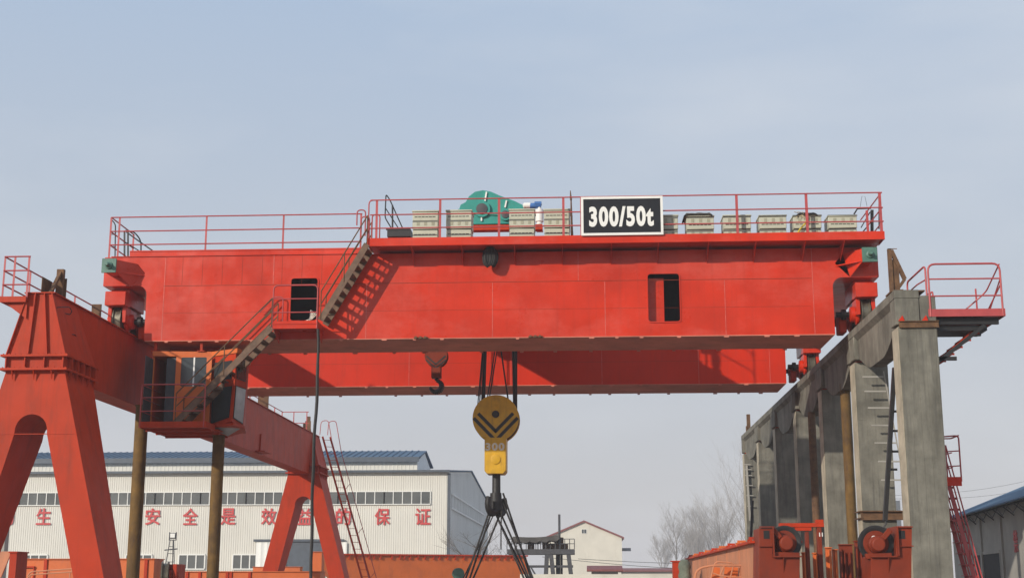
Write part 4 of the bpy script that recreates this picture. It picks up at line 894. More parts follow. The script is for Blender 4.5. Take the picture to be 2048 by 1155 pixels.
# ================================================================ THINGS ON THE GROUND, RIGHT
def end_truck(px0, px1, flip, label, y):
    """end of a crane girder standing on the ground: stepped box with an exposed wheel"""
    def P(px, py): return zx(px, py, y)
    cxp, cyp, rp = (1573,1083,31) if not flip else (1757,1085,33)
    t = thing('crane_end_truck', label, 'crane end', (at((px0+px1)/2,1155,y).x, y, 0)); s = 1 if not flip else -1
    b = MB()
    if not flip: ol = [(1518,1055),(1545,1055),(1545,1112),(1600,1112),(1598,1360),(1518,1360)]
    else: ol = [(1824,1051),(1793,1051),(1793,1112),(1742,1112),(1744,1360),(1824,1360)]
    pp = [P(*o) for o in ol]; zmin = min(p[1] for p in pp); pp = [(p[0], max(p[1], .02) if p[1] > .05 else .02) for p in pp]
    pp[-1] = (pp[-1][0], .02); pp[-2] = (pp[-2][0], .02)
    b.prism(pp, 'y', y, y+1.1)
    bo = b.build('box_frame', M['oxide'], t, bevel=.012)
    b = MB(); 
    e0, e1 = (P(1518,1091), P(1545,1091)) if not flip else (P(1793,1091), P(1826,1091)); b.box(e0[0], e1[0], y-.06, y+.0, e0[1]-.012, e0[1]+.012)
    q0, q1 = (P(1545,1112), P(1602,1112)) if not flip else (P(1740,1112), P(1793,1112)); b.box(q0[0], q1[0], y-.1, y, q0[1]-.015, q0[1]+.015)
    v0 = P(1545 if not flip else 1793, 1052); b.box(v0[0]-.015, v0[0]+.015, y-.1, y, q0[1]+.015, v0[1])
    t0 = P(1518 if not flip else 1793, 1053); b.box(t0[0], t0[0]+.36, y-.07, y, t0[1]-.012, t0[1]+.014)
    r0 = P(1566 if not flip else 1776, 1114); b.prism([(y, r0[1]), (y-.09, r0[1]), (y, r0[1]-.35)], 'x', r0[0]-.01, r0[0]+.01)
    b.box(e0[0]+.1, e0[0]+.2, y-.004, y+.001, e0[1]+.2, e0[1]+.33)
    b.build('edge_flange', M['oxide'], bo)
    b = MB(); w0 = P(1533 if not flip else 1804, 1066); b.box(w0[0]-.07, w0[0]+.07, y-.006, y+.001, w0[1]-.12, w0[1]+.07); b.build('access_hole', M['dark'], bo)
    c = P(cxp, cyp); r_ = rp*y/2700; b = MB(); b.lathe((c[0], y+.32, c[1]), (0,-1,0), [(r_*.8,-.18),(r_*1.0,-.14),(r_*.98,0),(r_*1.06,.02),(r_*1.06,.05),(r_*.9,.055),(r_*.78,.03),(r_*.3,.02)], 36); wl_ = b.build('wheel', M['black'], t)
    b = MB(); b.lathe((c[0], y+.3, c[1]), (0,-1,0), [(r_*.77,0),(r_*.74,.015)], 30); b.build('wheel_disc', M['oxide'], wl_)
    b = MB(); b.lathe((c[0]+s*.0, y+.28, c[1]-.03), (0,-1,0), [(.2,0),(.2,.16),(.17,.18),(.17,.3),(.14,.34)], 24); b.bar((c[0]-s*.3, y+.1, c[1]-.28), (c[0]+s*.3, y+.1, c[1]-.3), .16, .12); b.bar((c[0]-s*.12, y+.1, c[1]+.1), (c[0]-s*.3, y+.1, c[1]+.3), .12, .12); b.build('bearing_box', M['oxide'], wl_, bevel=.01)
    if flip:
        b = MB(); e = P(1752,1074); b.lathe((e[0], y+.268, e[1]), (0,-1,0), [(.055,0),(.055,.012)], 12); b.build('plate', M['white'], wl_)
    return t
end_truck(1518, 1602, False, 'red crane end piece with black wheel, left of the two before the columns', 32.5)
end_truck(1742, 1826, True, 'red crane end piece with black wheel standing before the nearest concrete column', 32.5)
# red goal-post frame with 11 painted
y = 34.2; fr_ = thing('portal_stand', 'red steel frame with double post and white strokes, between the two crane ends', 'frame', (at(1620,1155,y).x, y, 0))
b = MB()
def beam(b, px0, py0, px1, py1, yy, dpt=.2):
    x0, z1 = zx(px0, py0, yy); x1, z0 = zx(px1, py1, yy); z0 = .02 if py1 > 1160 else z0; b.box(x0, x1, yy, yy+dpt, z0, z1)
beam(b, 1611,1062,1624,1200,y); beam(b, 1634,1053,1650,1200,y)
b.build('post', M['oxide'], fr_, bevel=.008)
b = MB(); beam(b, 1560,1045,1648,1052.5,y-.02,.3); beam(b, 1590,1053,1623,1060,y,.2); beam(b, 1632,1038,1647,1044.6,y); b.build('cross_beam', M['gantry'], fr_)
b = MB(); 
for px in (1639.2, 1644.6): x0, z1 = zx(px-1.1,1064,y); x1, z0 = zx(px+1.1,1072,y); b.box(x0, x1, y-.006, y-.001, z0, z1)
b.build('number_marks', M['white'], fr_)
# upright orange/red plates and stacked sections
pcs = [(1603,1103,1612,'orange'),(1625,1104,1636,'orange'),(1650,1093,1664,'orange'),(1664,1097,1676,'orange'),(1677,1087,1706,'oxide'),(1708,1080,1741,'oxide')]
labs = ['narrow bright orange upright plate left of the double post','narrow bright orange plate between the two posts of the frame','bright orange upright plate just right of the frame post','orange upright plate with a short top flange, second right of the frame','dark red upright flanged section left of the darker tall one','tall dark red upright flanged section behind the right wheel']
for i, (a, t_, c, m_) in enumerate(pcs):
    yy = 35.6 + .22*i; b = MB(); x0, z1 = zx(a, t_, yy); x1, _ = zx(c, t_, yy)
    b.box(x0+.02, x1-.02, yy, yy+.14, .02, z1-.03); b.box(x0, x1, yy-.05, yy+.16, z1-.03, z1)
    if i > 3:
        for f in (.35,.7): b.box(x0+(x1-x0)*f-.015, x0+(x1-x0)*f+.015, yy-.1, yy, .02, z1-.2)
        b.box(x0+.02, x0+.06, yy-.1, yy, .02, z1-.12)
    else: b.box((x0+x1)/2-.012, (x0+x1)/2+.012, yy-.06, yy, .02, z1-.06)
    tag(b.build('steel_section', M[m_], bevel=.006), labs[i], 'steel section', 'steel sections leaning behind the crane ends')
# long peach box girder lying, receding
gA, gB = at(1511,1075,33.4), at(1376,1119,58)
gA.z = at(1511,1075,33.4).z; gd = gB-gA; gz = gA.z; gB.z = gz
xh = gB.x
# keep its top level: find distance where its far end reaches the height seen in the photo
lg = thing('lying_girder', 'long faded orange box girder lying on the yard, running back beside the columns', 'girder', ((gA.x+gB.x)/2, (gA.y+gB.y)/2, 0))
dv = Vector((gB.x-gA.x, gB.y-gA.y, 0)).normalized(); nv = Vector((dv.y, -dv.x, 0)); 
if nv.x < 0: nv = -nv
L_ = Vector((gB.x-gA.x, gB.y-gA.y, 0)).length
def gp(s_, t_, z): p = Vector((gA.x, gA.y, 0)) + dv*s_ + nv*t_; return (p.x, p.y, z)
def obox(b, s0, s1, t0, t1, z0, z1):
    b.add([gp(s0,t0,z0), gp(s1,t0,z0), gp(s1,t1,z0), gp(s0,t1,z0), gp(s0,t0,z1), gp(s1,t0,z1), gp(s1,t1,z1), gp(s0,t1,z1)], [(0,3,2,1),(4,5,6,7),(0,1,5,4),(1,2,6,5),(2,3,7,6),(3,0,4,7)])
b = MB(); obox(b, 0, L_, 0, 1.0, .3, gz-.12)
for k in range(7): s_ = .4+k*L_/7; obox(b, s_, s_+.03, -.012, 0, .3, gz-.14)
obox(b, .2, L_, -.008, 0, 1.6, 1.625)
b.build('web_plate', M['peach'], lg)
b = MB(); obox(b, -.1, L_+.1, -.14, 1.1, gz-.12, gz-.06); obox(b, -.1, L_+.1, -.1, 1.1, .22, .3); b.build('flange', M['gantry'], lg)
for k in range(9):
    b = MB(); s_ = .3 + k*L_/9; obox(b, s_, s_+.2, -.15, -.05, gz-.11, gz-.02); obox(b, s_+.08, s_+.11, -.12, .1, gz-.02, gz+.04); b.build('rail_clip', M['orange'] if k % 2 else M['gantry'], lg)
# green wrapped motor on the far end, with its red block
yy = 50; b = MB(); t = thing('wrapped_motor', 'motor wrapped in grey green cloth beside a dark red block', 'motor', (at(1365,1155,yy).x, yy, 0)); 
c = at(1369,1136,yy); pr = [(.05,.33),(.15,.3),(.2,.2),(.24,.05),(.21,-.1),(.23,-.25),(.2,-.42),(.23,-.6)]; b.lathe((c.x, yy, c.z), (0,0,1), [(r_*(1+.06*((i*7)%3-1)), h) for i, (r_, h) in enumerate(pr[::-1])], 14); b.build('cloth_wrap', M['wrap'], t)
b = MB(); x0, z1 = zx(1346,1120,yy); x1, _ = zx(1359,1120,yy); b.box(x0, x1, yy, yy+.6, .02, z1); b.box(x0-.06, x1+.06, yy-.05, yy+.65, z1-.04, z1); b.build('block', M['gantry'], t); b = MB(); b.box(c.x-.25, c.x+.3, yy-.2, yy+.3, .02, c.z-.55); b.build('stand', M['gantry'], t)
# pink rail hoops and small orange piece in front of the girder
yy = 37; t = thing('guard_rail', 'pale red tubular guard rail frame in front of the lying girder', 'railing', (at(1450,1155,yy).x, yy, 0))
b = MB(); b.tube(bend([at(1387,1175,yy), at(1392,1142,yy), at(1402,1134,yy), at(1428,1129,yy), at(1512,1130,yy)], .2), .028)
b.tube(bend([at(1421,1160,yy), at(1428,1128,yy), at(1434,1122,yy), at(1462,1124,yy), at(1467,1128,yy), at(1460,1158,yy)], .1), .02); b.tube([at(1440,1150,yy), at(1449,1128,yy)], .02); b.tube([at(1426,1145,yy), at(1440,1150,yy), at(1470,1153,yy), at(1515,1153,yy)], .022)
for px in (1389, 1512): p = at(px,1150,yy); b.tube([p, (p.x, p.y, .02)], .025)
b.build('tube_frame', M['peach'], t)
b = MB(); yy2 = 37.4
for (a, c_) in ((1416,1428),(1436,1452),(1454,1464)):
    p0, p1 = at(a,1160,yy2), at(c_-2,1133,yy2); b.bar((p0.x+.05, yy2, .02), (p1.x+.1, yy2+.1, p1.z), .2, .04, (0,1,0))
b.build('panel', M['orange'], t)
for px in (1504,):
    b = MB(); c = at(px,1146,36); b.cyl((c.x,36,.02), (c.x,36,c.z+.15), .1, 14); b.cyl((c.x,36,c.z+.15), (c.x,36,c.z+.3), .06, 14); b.bar((c.x-.05,36,c.z+.3), (c.x-.05,36,c.z+.62), .05); tag(b.build('valve_post', M['green']), 'slim dark green upright fitting left of the left crane end', 'fitting')
# ================================================================ LEFT GROUND THINGS
def plate_box(name, label, cat, px0, px1, pytop, y, dpt, mt, ribs=(), group=None):
    t = thing(name, label, cat, (at((px0+px1)/2,1155,y).x, y, 0), group); x0, z1 = zx(px0, pytop, y); x1, z1b = zx(px1, pytop, y)
    b = MB(); b.box(x0, x1, y, y+dpt, .3, z1); b.build('web_plate', mt, t, bevel=.01)
    b = MB(); b.box(x0-.03, x1+.03, y-.07, y+dpt+.05, z1, z1+.03); b.box(x0-.03, x1+.03, y-.07, y+dpt+.05, .22, .3); b.build('flange', mt, t)
    for px in ribs: b = MB(); x = at(px,1140,y).x; b.box(x-.06, x+.06, y-.06, y, .3, z1-.01); b.build('stiffener', M['gantry'], t)
    return t, x0, x1, z1
t, x0, x1, z1 = plate_box('box_girder', 'orange box girder lying behind the near portal legs', 'girder', 33, 309, 1117.5, 53, 1.2, M['orange'], (91, 160, 292))
b = MB(); a, c = zx(32,1131,53), zx(70,1131,53); b.box(a[0], c[0], 52.9, 53, a[1]-.06, a[1]); b.box(c[0]-.04, c[0], 52.93, 53, .3, a[1]-.06); b.build('hatch_frame', M['gantry'], t)
b = MB(); yy = 48
for dz in (0, -6): b.tube(bend([at(55,1152+dz*.6+3,yy), at(62,1148+dz,yy), at(165,1141+dz,yy)], .1), .028)
for px in (75,96,142): b.tube([at(px,1147.5-(px-62)*.068,yy), at(px+3,1141.5-(px-62)*.068,yy)], .022)
for px in (140,160): p = at(px,1143,yy); b.tube([p, (p.x,p.y,.02)], .02)
p = at(60,1150,yy); b.tube([p, (p.x,p.y,.02)], .02)
tag(b.build('stair_rail', M['peach']), 'pale pink ladder rail standing in front of the orange box girder', 'railing')
yy = 40; t = thing('steel_hopper', 'dark red and tan sloped steel box at the lower left edge', 'hopper', (at(10,1155,yy).x, yy, 0))
b = MB(); x0, z1 = zx(20,1101.5,yy); x1, _ = zx(34,1101.5,yy); b.box(x0, x1, yy, yy+.8, .02, z1); b.box(x0-.03, x1+.03, yy-.04, yy+.84, z1-.04, z1); b.build('side_plate', M['gantry'], t)
b = MB(); a = zx(-60,1101,yy); b.prism([(a[0], .02), (a[0], a[1]), (x0-.02, z1), (x0-.1, z1-.2), (x0-.75, .4), (x0-.75, .02)], 'y', yy+.1, yy+.16); b.bar((x0-.02, yy+.08, z1-.02), (x0-.75, yy+.08, .5), .07, .06, (0,1,0)); b.build('slope_plate', M['peach'], t)
# wheel unit at left
yy = 50; t = thing('wheel_bogie', 'dark red rail wheel unit on the ground between the two rusty posts', 'wheel', (at(335,1155,yy).x, yy, 0))
b = MB(); x0, z1 = zx(322,1127,yy); x1, _ = zx(357,1127,yy); b.box(x0, x1, yy+.25, yy+.9, .02, z1); b.box(x1-.14, x1, yy-.2, yy+.25, .02, z1); b.build('box_frame', M['gantry'], t, bevel=.01)
b = MB(); c = at(331,1152,yy); b.lathe((c.x-.16, yy+.0, c.z), (1,.25,0), [(.12,0),(.55,0),(.55,.05),(.48,.07),(.48,.2),(.55,.22),(.55,.27),(.12,.27)], 32); w_ = b.build('wheel', M['steel'], t)
b = MB(); b.lathe((c.x+.12, yy+.06, c.z-.02), (1,.25,0), [(.26,0),(.26,.1),(.2,.14),(.2,.34),(.12,.36)], 20); b.build('bearing_box', M['gantry'], w_)
plate_box('box_girder', 'low orange girder strip lying right of the wheel unit', 'girder', 360, 640, 1142.5, 62, 1.2, M['orange'], (375,400,455,462,500))
# orange long girder with toothed flange
A_, B_ = at(640,1104,92), at(1052,1111,99)
zt2 = A_.z; t = thing('lying_girder', 'long salmon orange tapered girder lying in front of the white hall', 'girder', ((A_.x+B_.x)/2, (A_.y+B_.y)/2, 0))
dv = Vector((B_.x-A_.x, B_.y-A_.y, 0)); L_ = dv.length; dv.normalize(); nv = Vector((-dv.y, dv.x, 0)); gA = Vector((A_.x, A_.y, 0))
b = MB(); lo_ = [gp(0,0,zt2-.15), gp(0,0,zt2-.8), gp(2.6,0,.4), gp(L_-1.0,0,.4), gp(L_+.6,0,zt2-1.9), gp(L_,0,zt2-.15)]; hi_ = [(Vector(p)+nv*1.2) for p in lo_]; n_ = len(lo_)
b.add(lo_+hi_, [tuple(range(n_)), tuple(reversed(range(n_, 2*n_)))] + [(i, (i+1)%n_, n_+(i+1)%n_, n_+i) for i in range(n_)]); b.build('web_plate', M['orange'], t)
b = MB(); obox(b, -.2, L_+.1, -.15, 1.35, zt2-.15, zt2-.05); 
for k in range(26): s_ = .5 + k*(L_-1)/26 + rnd.uniform(-.2,.2); obox(b, s_, s_+.08, -.12, 0, zt2-.4, zt2-.15)
b.build('flange', M['gantry'], t)
b = MB(); obox(b, .2, L_-1.5, -.3, 1.5, .0, .4); b.build('timber_support', M['rust'], t)
t, x0, x1, z1 = plate_box('steel_block', 'orange end block of stacked steel in front of the dark hall doorway', 'steel block', 622, 644, 1103, 77, .8, M['orange'])
t, x0, x1, z1 = plate_box('steel_block', 'small orange steel block standing in the dark hall doorway between the far legs', 'steel block', 568, 600, 1133, 84, .8, M['orange'])
t, x0, x1, z1 = plate_box('steel_block', 'small orange steel block left of the far portal leg base', 'steel block', 506, 527, 1133, 88, .8, M['orange'])
yy = 66; c = at(915,1146,yy); b = MB(); b.lathe((c.x, yy, c.z), (.3,-1,0), [(.06,0),(.27,0),(.27,.04),(.14,.05),(.14,.3),(.27,.31),(.27,.35),(.06,.35)], 20); b.bar((c.x+.05,yy,c.z),(c.x+.05,yy,.02),.08)
tag(b.build('cable_reel', M['green']), 'small grey green reel on a stand before the salmon girder', 'reel')
# ================================================================ FLOODLIGHT TOWER
yy = 88; t = thing('floodlight_mast', 'thin lattice mast with one square floodlight before the white hall', 'floodlight', (at(344,1155,yy).x, yy, 0))
b = MB(); tp = at(345,1078,yy)
for dx, dy in ((-.6,-.5),(.55,-.5),(.0,.6)): b.tube([(tp.x+dx, yy+dy, 0), (tp.x+dx*.2, yy+dy*.2, tp.z)], .03, 5)
for f in (.55,.68,.8,.9):
    q_ = [(tp.x+dx*(1-.8*f), yy+dy*(1-.8*f), tp.z*f) for dx, dy in ((-.6,-.5),(.55,-.5),(.0,.6))]; b.tube(q_, .018, 4, closed=True)
zc = at(345,1098,yy).z; b.tube([(at(329,1099,yy).x, yy, zc-.03), (at(355,1097,yy).x, yy, zc+.05)], .04, 5)
b.build('lattice', M['darksteel'], t)
b = MB(); c = at(346,1070,yy); b.box(c.x-.2, c.x+.2, yy-.1, yy+.1, c.z-.2, c.z+.17); l_ = b.build('lamp_housing', M['darksteel'], t, bevel=.03); b = MB(); b.box(c.x-.15, c.x+.16, yy-.12, yy-.1, c.z-.13, c.z+.13); b.build('lamp_glass', M['white'], l_)
b = MB(); b.box(c.x-.25, c.x-.2, yy-.05, yy+.05, tp.z-.05, c.z+.22); b.box(c.x+.2, c.x+.24, yy-.05, yy+.05, tp.z-.05, c.z+.22); b.box(c.x-.25, c.x+.24, yy-.05, yy+.05, tp.z-.05, tp.z); b.build('bracket', M['darksteel'], t)
# ================================================================ WHITE HALL
HY = 120.0; HX1 = at(897,1000,HY).x; HX0 = -64.0; he = at(600,944,HY).z
hall = thing('factory_hall', 'long cream steel clad factory hall with blue roof monitor and red lettering', 'factory hall', ((HX0+HX1)/2, HY, 0))
def corr(b, x0, x1, y, z0, z1, pitch=.2, dpt=.026):
    n = int((x1-x0)/pitch); pitch = (x1-x0)/n; pr = []
    for i in range(n):
        x = x0+i*pitch; pr += [(x, y), (x+pitch*.62, y), (x+pitch*.7, y-dpt), (x+pitch*.92, y-dpt)]
    pr.append((x1, y)); m = len(pr)
    b.add([(p[0], p[1], z0) for p in pr] + [(p[0], p[1], z1) for p in pr], [(i, i+1, m+i+1, m+i) for i in range(m-1)])
b = MB(); corr(b, HX0, HX1, HY, 0, he); b.build('front_wall', M['siding'], hall)
ridY, ridZ, bkY = 143.0, at(943,943,143).z, 168.0
b = MB(); b.prism([(HY+.02, 0), (HY+.02, he-.02), (ridY, ridZ), (bkY, he-.1), (bkY, 0)], 'x', HX1-.06, HX1)
for k in range(66): y_ = HY+.4+k*.72; zt_ = he + (ridZ-he)*(y_-HY)/(ridY-HY) if y_ < ridY else ridZ + (he-ridZ)*(y_-ridY)/(bkY-ridY); b.box(HX1, HX1+.05, y_, y_+.12, 0, zt_-.15)
b.build('gable_wall', M['sidelifted'], hall)
b = MB(); gzA, gzB = at(905,985,121).z, at(905,1014,121).z
for k in range(40): y_ = 122.5+k*.95; b.box(HX1+.05, HX1+.1, y_, y_+.05, gzB+.05, gzA-.05)
b.box(HX1+.05, HX1+.12, 122.2, 161, gzA-.07, gzA+.07); b.box(HX1+.05, HX1+.12, 122.2, 161, gzB-.07, gzB+.07); b.build('gable_window_band', M['sidelifted'], hall)
b = MB(); b.prism([(HY-.5, he), (HY-.5, he+.12), (ridY, ridZ+.15), (bkY+.3, he+.05), (bkY+.3, he-.05), (ridY, ridZ+.03)], 'x', HX0-.3, HX1+.15); rf_ = b.build('roof', M['blue'], hall); b = MB(); b.box(HX0-.3, HX1+.15, HY-.56, HY-.505, he-.05, he+.14); b.build('gutter', M['trim'], rf_)
b = MB(); b.box(HX1-.1, HX1+.16, HY-.12, HY+.12, 0, he-.13); b.build('corner_trim', M['trim'], hall)
# roof monitor
mY0, mY1 = 137.0, 149.0; mX1 = at(835,930,mY0).x; mz0 = at(800,944,mY0).z-2.0; mz1 = at(800,922,mY0).z; mzr = at(840,904.5,143).z
b = MB(); corr(b, HX0, mX1, mY0, mz0, mz1, .4); mo = b.build('monitor_wall', M['siding'], hall)
b = MB(); b.prism([(mY0+.02, mz0), (mY0+.02, mz1), (143, mzr), (mY1, mz1), (mY1, mz0)], 'x', mX1-.06, mX1); b.build('monitor_gable', M['sidelifted'], mo)
b = MB(); b.box(HX0, mX1+.2, mY0-.6, mY0-.505, mz1-.08, mz1+.42); b.build('fascia', M['trim'], mo); b = MB(); b.prism([(mY0-.5, mz1+.3), (mY0-.5, mz1+.42), (143, mzr+.2), (mY1+.5, mz1+.42), (mY1+.5, mz1+.3), (143, mzr+.05)], 'x', HX0, mX1+.2)
n_ = 70
for k in range(n_):
    x = HX0 + (mX1-HX0)*k/n_; b.add([(x, mY0-.5, mz1+.425), (x+.1, mY0-.5, mz1+.425), (x+.1, 143, mzr+.205), (x, 143, mzr+.205), (x, mY0-.5, mz1+.49), (x+.1, mY0-.5, mz1+.49), (x+.1, 143, mzr+.27), (x, 143, mzr+.27)], [(0,1,5,4),(1,2,6,5),(2,3,7,6),(3,0,4,7),(4,5,6,7)])
b.build('monitor_roof', M['blue'], mo)
# windows: long band in runs of five panes, and low windows
wz1, wz0 = at(600,982,HY).z, at(600,1009,HY).z; pw_ = 18.55*HY/2700*1.0
def win(x0, x1, z0, z1, n, fw_=.07):
    y = HY-.1; f = MB(); f.box(x0, x1, y-.04, y+.1, z1-fw_, z1); f.box(x0, x1, y-.06, y+.1, z0, z0+fw_)
    for i in range(n+1): x = x0+(x1-x0)*i/n; f.box(x-fw_*.5, x+fw_*.5, y-.035, y+.1, z0+fw_, z1-fw_)
    o = f.build('window', M['white'], hall); g_ = MB(); g_.box(x0+.03, x1-.03, y+.02, y+.04, z0+.03, z1-.03); g_.build('pane', M['glass2'], o)
xe = at(861,995,HY).x
for k in range(13): x1_ = xe - k*pw_*5; win(x1_-pw_*5+.0, x1_, wz0, wz1, 5)
lz1, lz0 = at(400,1107,HY).z, at(400,1138,HY).z
for (a, c) in ((45,95),(147,197),(252,304),(358,410),(466,517),(-60,-10)): win(at(a,1120,HY).x, at(c,1120,HY).x, lz0, lz1, 3, .1)
# gate
b = MB(); x0, x1 = at(574,1120,HY).x, at(652,1120,HY).x; z1 = at(610,1082,HY).z; b.box(x0, x1, HY-.12, HY-.07, 0, z1); b.box(x0-3.0, x1+1.6, HY-.3, HY-.121, z1, z1+.2); gt = b.build('gate_opening', M['trim'], hall)
for a, c in ((512,573),(653,694)): b = MB(); corr(b, at(a,1120,HY).x, at(c,1120,HY).x, HY-.2, 0, z1-.05, .5, .02); b.build('sliding_gate_leaf', M['white'], hall)
# slogan
def glyph(ch, px, w=33):
    c = at(px, 1032, HY); text(ch, c.x, HY-.09, c.z, 33*HY/2700, w*.92*HY/2700, M['letter'], 'painted_character', hall, .05, bold=.016)
for ch, px in (('的',14),('生',88),('安',306),('全',381),('是',457),('效',538),('益',610),('的',687),('保',765),('证',846)): glyph(ch, px)
# ================================================================ HOUSE, TRESTLE, LOW SHED
hy = 215.0; rx = at(1168,1042,hy); ez = at(1245,1074,hy).z; xr_ = at(1244,1100,hy).x; xl_ = 2*rx.x - xr_
hs = thing('gabled_house', 'cream rendered gabled house with maroon roof edge in the misty background', 'house', (rx.x, hy, 0))
b = MB(); b.prism([(xl_, 0), (xl_, ez), (rx.x, rx.z-.1), (xr_, ez), (xr_, 0)], 'y', hy, hy+20); b.build('wall', M['plaster'], hs)
b = MB(); b.prism([(xl_-.35, ez-.2), (xl_-.35, ez+.08), (rx.x, rx.z+.2), (xr_+.35, ez+.08), (xr_+.35, ez-.2), (rx.x, rx.z-.09)], 'y', hy-.3, hy+20.3); b.build('roof', M['redroof'], hs)
b = MB(); a, c = at(1163,1066,hy), at(1173,1057,hy); b.box(a.x, c.x, hy-.06, hy+.02, a.z, c.z); wi = b.build('window', M['white'], hs)
b = MB(); b.box(a.x+.05, (a.x+c.x)/2-.03, hy-.075, hy-.061, a.z+.05, c.z-.05); b.box((a.x+c.x)/2+.03, c.x-.05, hy-.075, hy-.061, a.z+.05, c.z-.05); b.build('pane', M['glass'], wi)
b = MB(); b.prism([(hy+3, 6.6), (hy+4.6, 6.6), (hy+4.6, 7.1)], 'x', xr_, xr_+1.5); b.build('awning', M['darksteel'], hs)
ty = 104.0; tt = thing('work_trestle', 'dark steel trestle platform with railings and sagging tarpaulin roof', 'trestle', (at(1100,1140,ty).x, ty, 0))
dz1, dz0 = at(1080,1097,ty).z, at(1080,1107,ty).z; dx0, dx1 = at(1014,1100,ty).x, at(1149,1100,ty).x
b = MB(); b.box(dx0, dx1, ty, ty+3, dz0, dz1); b.build('deck', M['darksteel'], tt)
b = MB()
for a, c in ((1037,1046),(1094,1090),(1102,1110),(1137,1146)):
    for y_ in (ty+.2, ty+2.7): p = at(a,1108,y_); q_ = at(c,1150,y_); b.bar((p.x, y_, dz0), (p.x+(q_.x-p.x)*1.35, y_, 0), .32, .3)
b.box(at(1040,1128,ty).x, at(1146,1128,ty).x, ty+.3, ty+.5, at(1080,1134,ty).z, at(1080,1129,ty).z)
for px in (1114,1118,1123): p = at(px,1110,ty+1); b.tube([(p.x, ty+1, 0), (p.x, ty+1, dz1)], .09, 6)
b.bar(at(1060,1130,ty), at(1072,1150,ty), .12); b.build('leg', M['darksteel'], tt)
rails(tt, [(dx0, ty, dz1), (dx1, ty, dz1)], [.75,.4], [(dx0+(dx1-dx0)*i/14, ty, dz1) for i in range(15)], r=.03, pw=.06, matr=M['darksteel'])
b = MB(); n_ = 14; vs = []; 
for i in range(n_+1):
    t_ = i/n_; px = 1026 + 93*t_; z = at(px, 1072 + 3*math.sin(t_*math.pi) - 3*t_, ty).z; h = (.38 + .08*math.sin(i*2.1))
    for y_ in (ty-.4, ty+3.2): vs += [(at(px,1075,ty).x, y_, z), (at(px,1075,ty).x, y_, z-h)]
fs = []
for i in range(n_):
    o = i*4; fs += [(o, o+4, o+6, o+2), (o+1, o+3, o+7, o+5), (o, o+1, o+5, o+4), (o+2, o+6, o+7, o+3)]
fs += [(0,2,3,1), (n_*4, n_*4+1, n_*4+3, n_*4+2)]; b.add(vs, fs)
for px in (1030, 1076, 1093, 1112): p = at(px,1090,ty+.2); b.tube([(p.x,ty+.2,dz1), (p.x,ty+.2,at(px,1074,ty).z)], .04, 5)
b.build('tarpaulin_roof', M['tarp'], tt)
b = MB(); p = at(1119,1097,ty+.5); b.tube([(p.x,ty+.5,dz1), (p.x,ty+.5,at(1119,1027,ty).z)], .09, 6); b.build('mast', M['darksteel'], tt)
b = MB()
for px, h, w_ in ((1062,.5,.5),(1090,.7,.4),(1103,.4,.6),(1118,.9,.7),(1131,.4,.4)): b = MB(); p = at(px,1097,ty+1); b.box(p.x-w_/2, p.x+w_/2, ty+.8, ty+1.3, dz1, dz1+h); b.cyl((p.x,ty+.7,dz1+h*.7),(p.x,ty+.8,dz1+h*.7),.14,10); b.build('machine_gear', M['rust'], tt, bevel=.03)
# low walls and sheds at the horizon
def low(px0, px1, pyt, y, dpt, mt, name, label, cat, roof=None):
    t = thing(name, label, cat, (at((px0+px1)/2,1155,y).x, y, 0)); x0, z1 = zx(px0, pyt, y); x1, _ = zx(px1, pyt, y)
    b = MB(); b.box(x0, x1, y, y+dpt, 0, z1); b.build('wall', mt, t); 
    if roof: b = MB(); b.prism([(y-.5, z1), (y-.5, z1+.15), (y+dpt/2, z1+.5), (y+dpt+.5, z1+.15), (y+dpt+.5, z1)], 'x', x0-.4, x1+.4); b.build('roof', roof, t)
low(1040, 1300, 1147, 96, .4, M['plaster'], 'boundary_wall', 'long low tan wall in front of the gabled house', 'wall')
low(1247, 1350, 1142, 175, 12, M['plaster'], 'low_shed', 'low pale shed right of the gabled house at the skyline', 'shed', M['redroof'])
low(1183, 1236, 1141.5, 118, 3, M['greywall'], 'low_shed', 'low shed with maroon roof edge before the gabled house', 'shed', M['redroof'])
b = MB()
for a, c, y, sag in (((1140,1115),(1420,1128),135,.5),((1200,1117),(1420,1120),135,.3)):
    p, q_ = at(*a,y), at(*c,y); p = p + (p-q_)*.2; q_ = q_+(q_-p)*.6; b.tube([p.lerp(q_, i/12) - Vector((0,0,sag*math.sin(math.pi*i/12))) for i in range(13)], .022, 4)
tag(b.build('overhead_wire', M['rope']), 'faint wires crossing in front of the cream gabled house', 'wire')
b = MB()
for a, c, y in (((1890,974),(2060,948),95),((1890,985),(2060,966),95)):
    p, q_ = at(*a,y), at(*c,y); d = q_-p; p -= d*.6; q_ += d*.6; b.tube([p.lerp(q_, i/12) - Vector((0,0,.5*math.sin(math.pi*i/12))) for i in range(13)], .008, 4)
tag(b.build('overhead_wire', M['rope']), 'two faint overhead wires in the sky above the blue roofed shed', 'wire')
# grey building slice at far left
low(-160, 15, 1010, 70, .5, M['greywall'], 'grey_building', 'grey rendered building edge at the far left behind the portal legs', 'building')
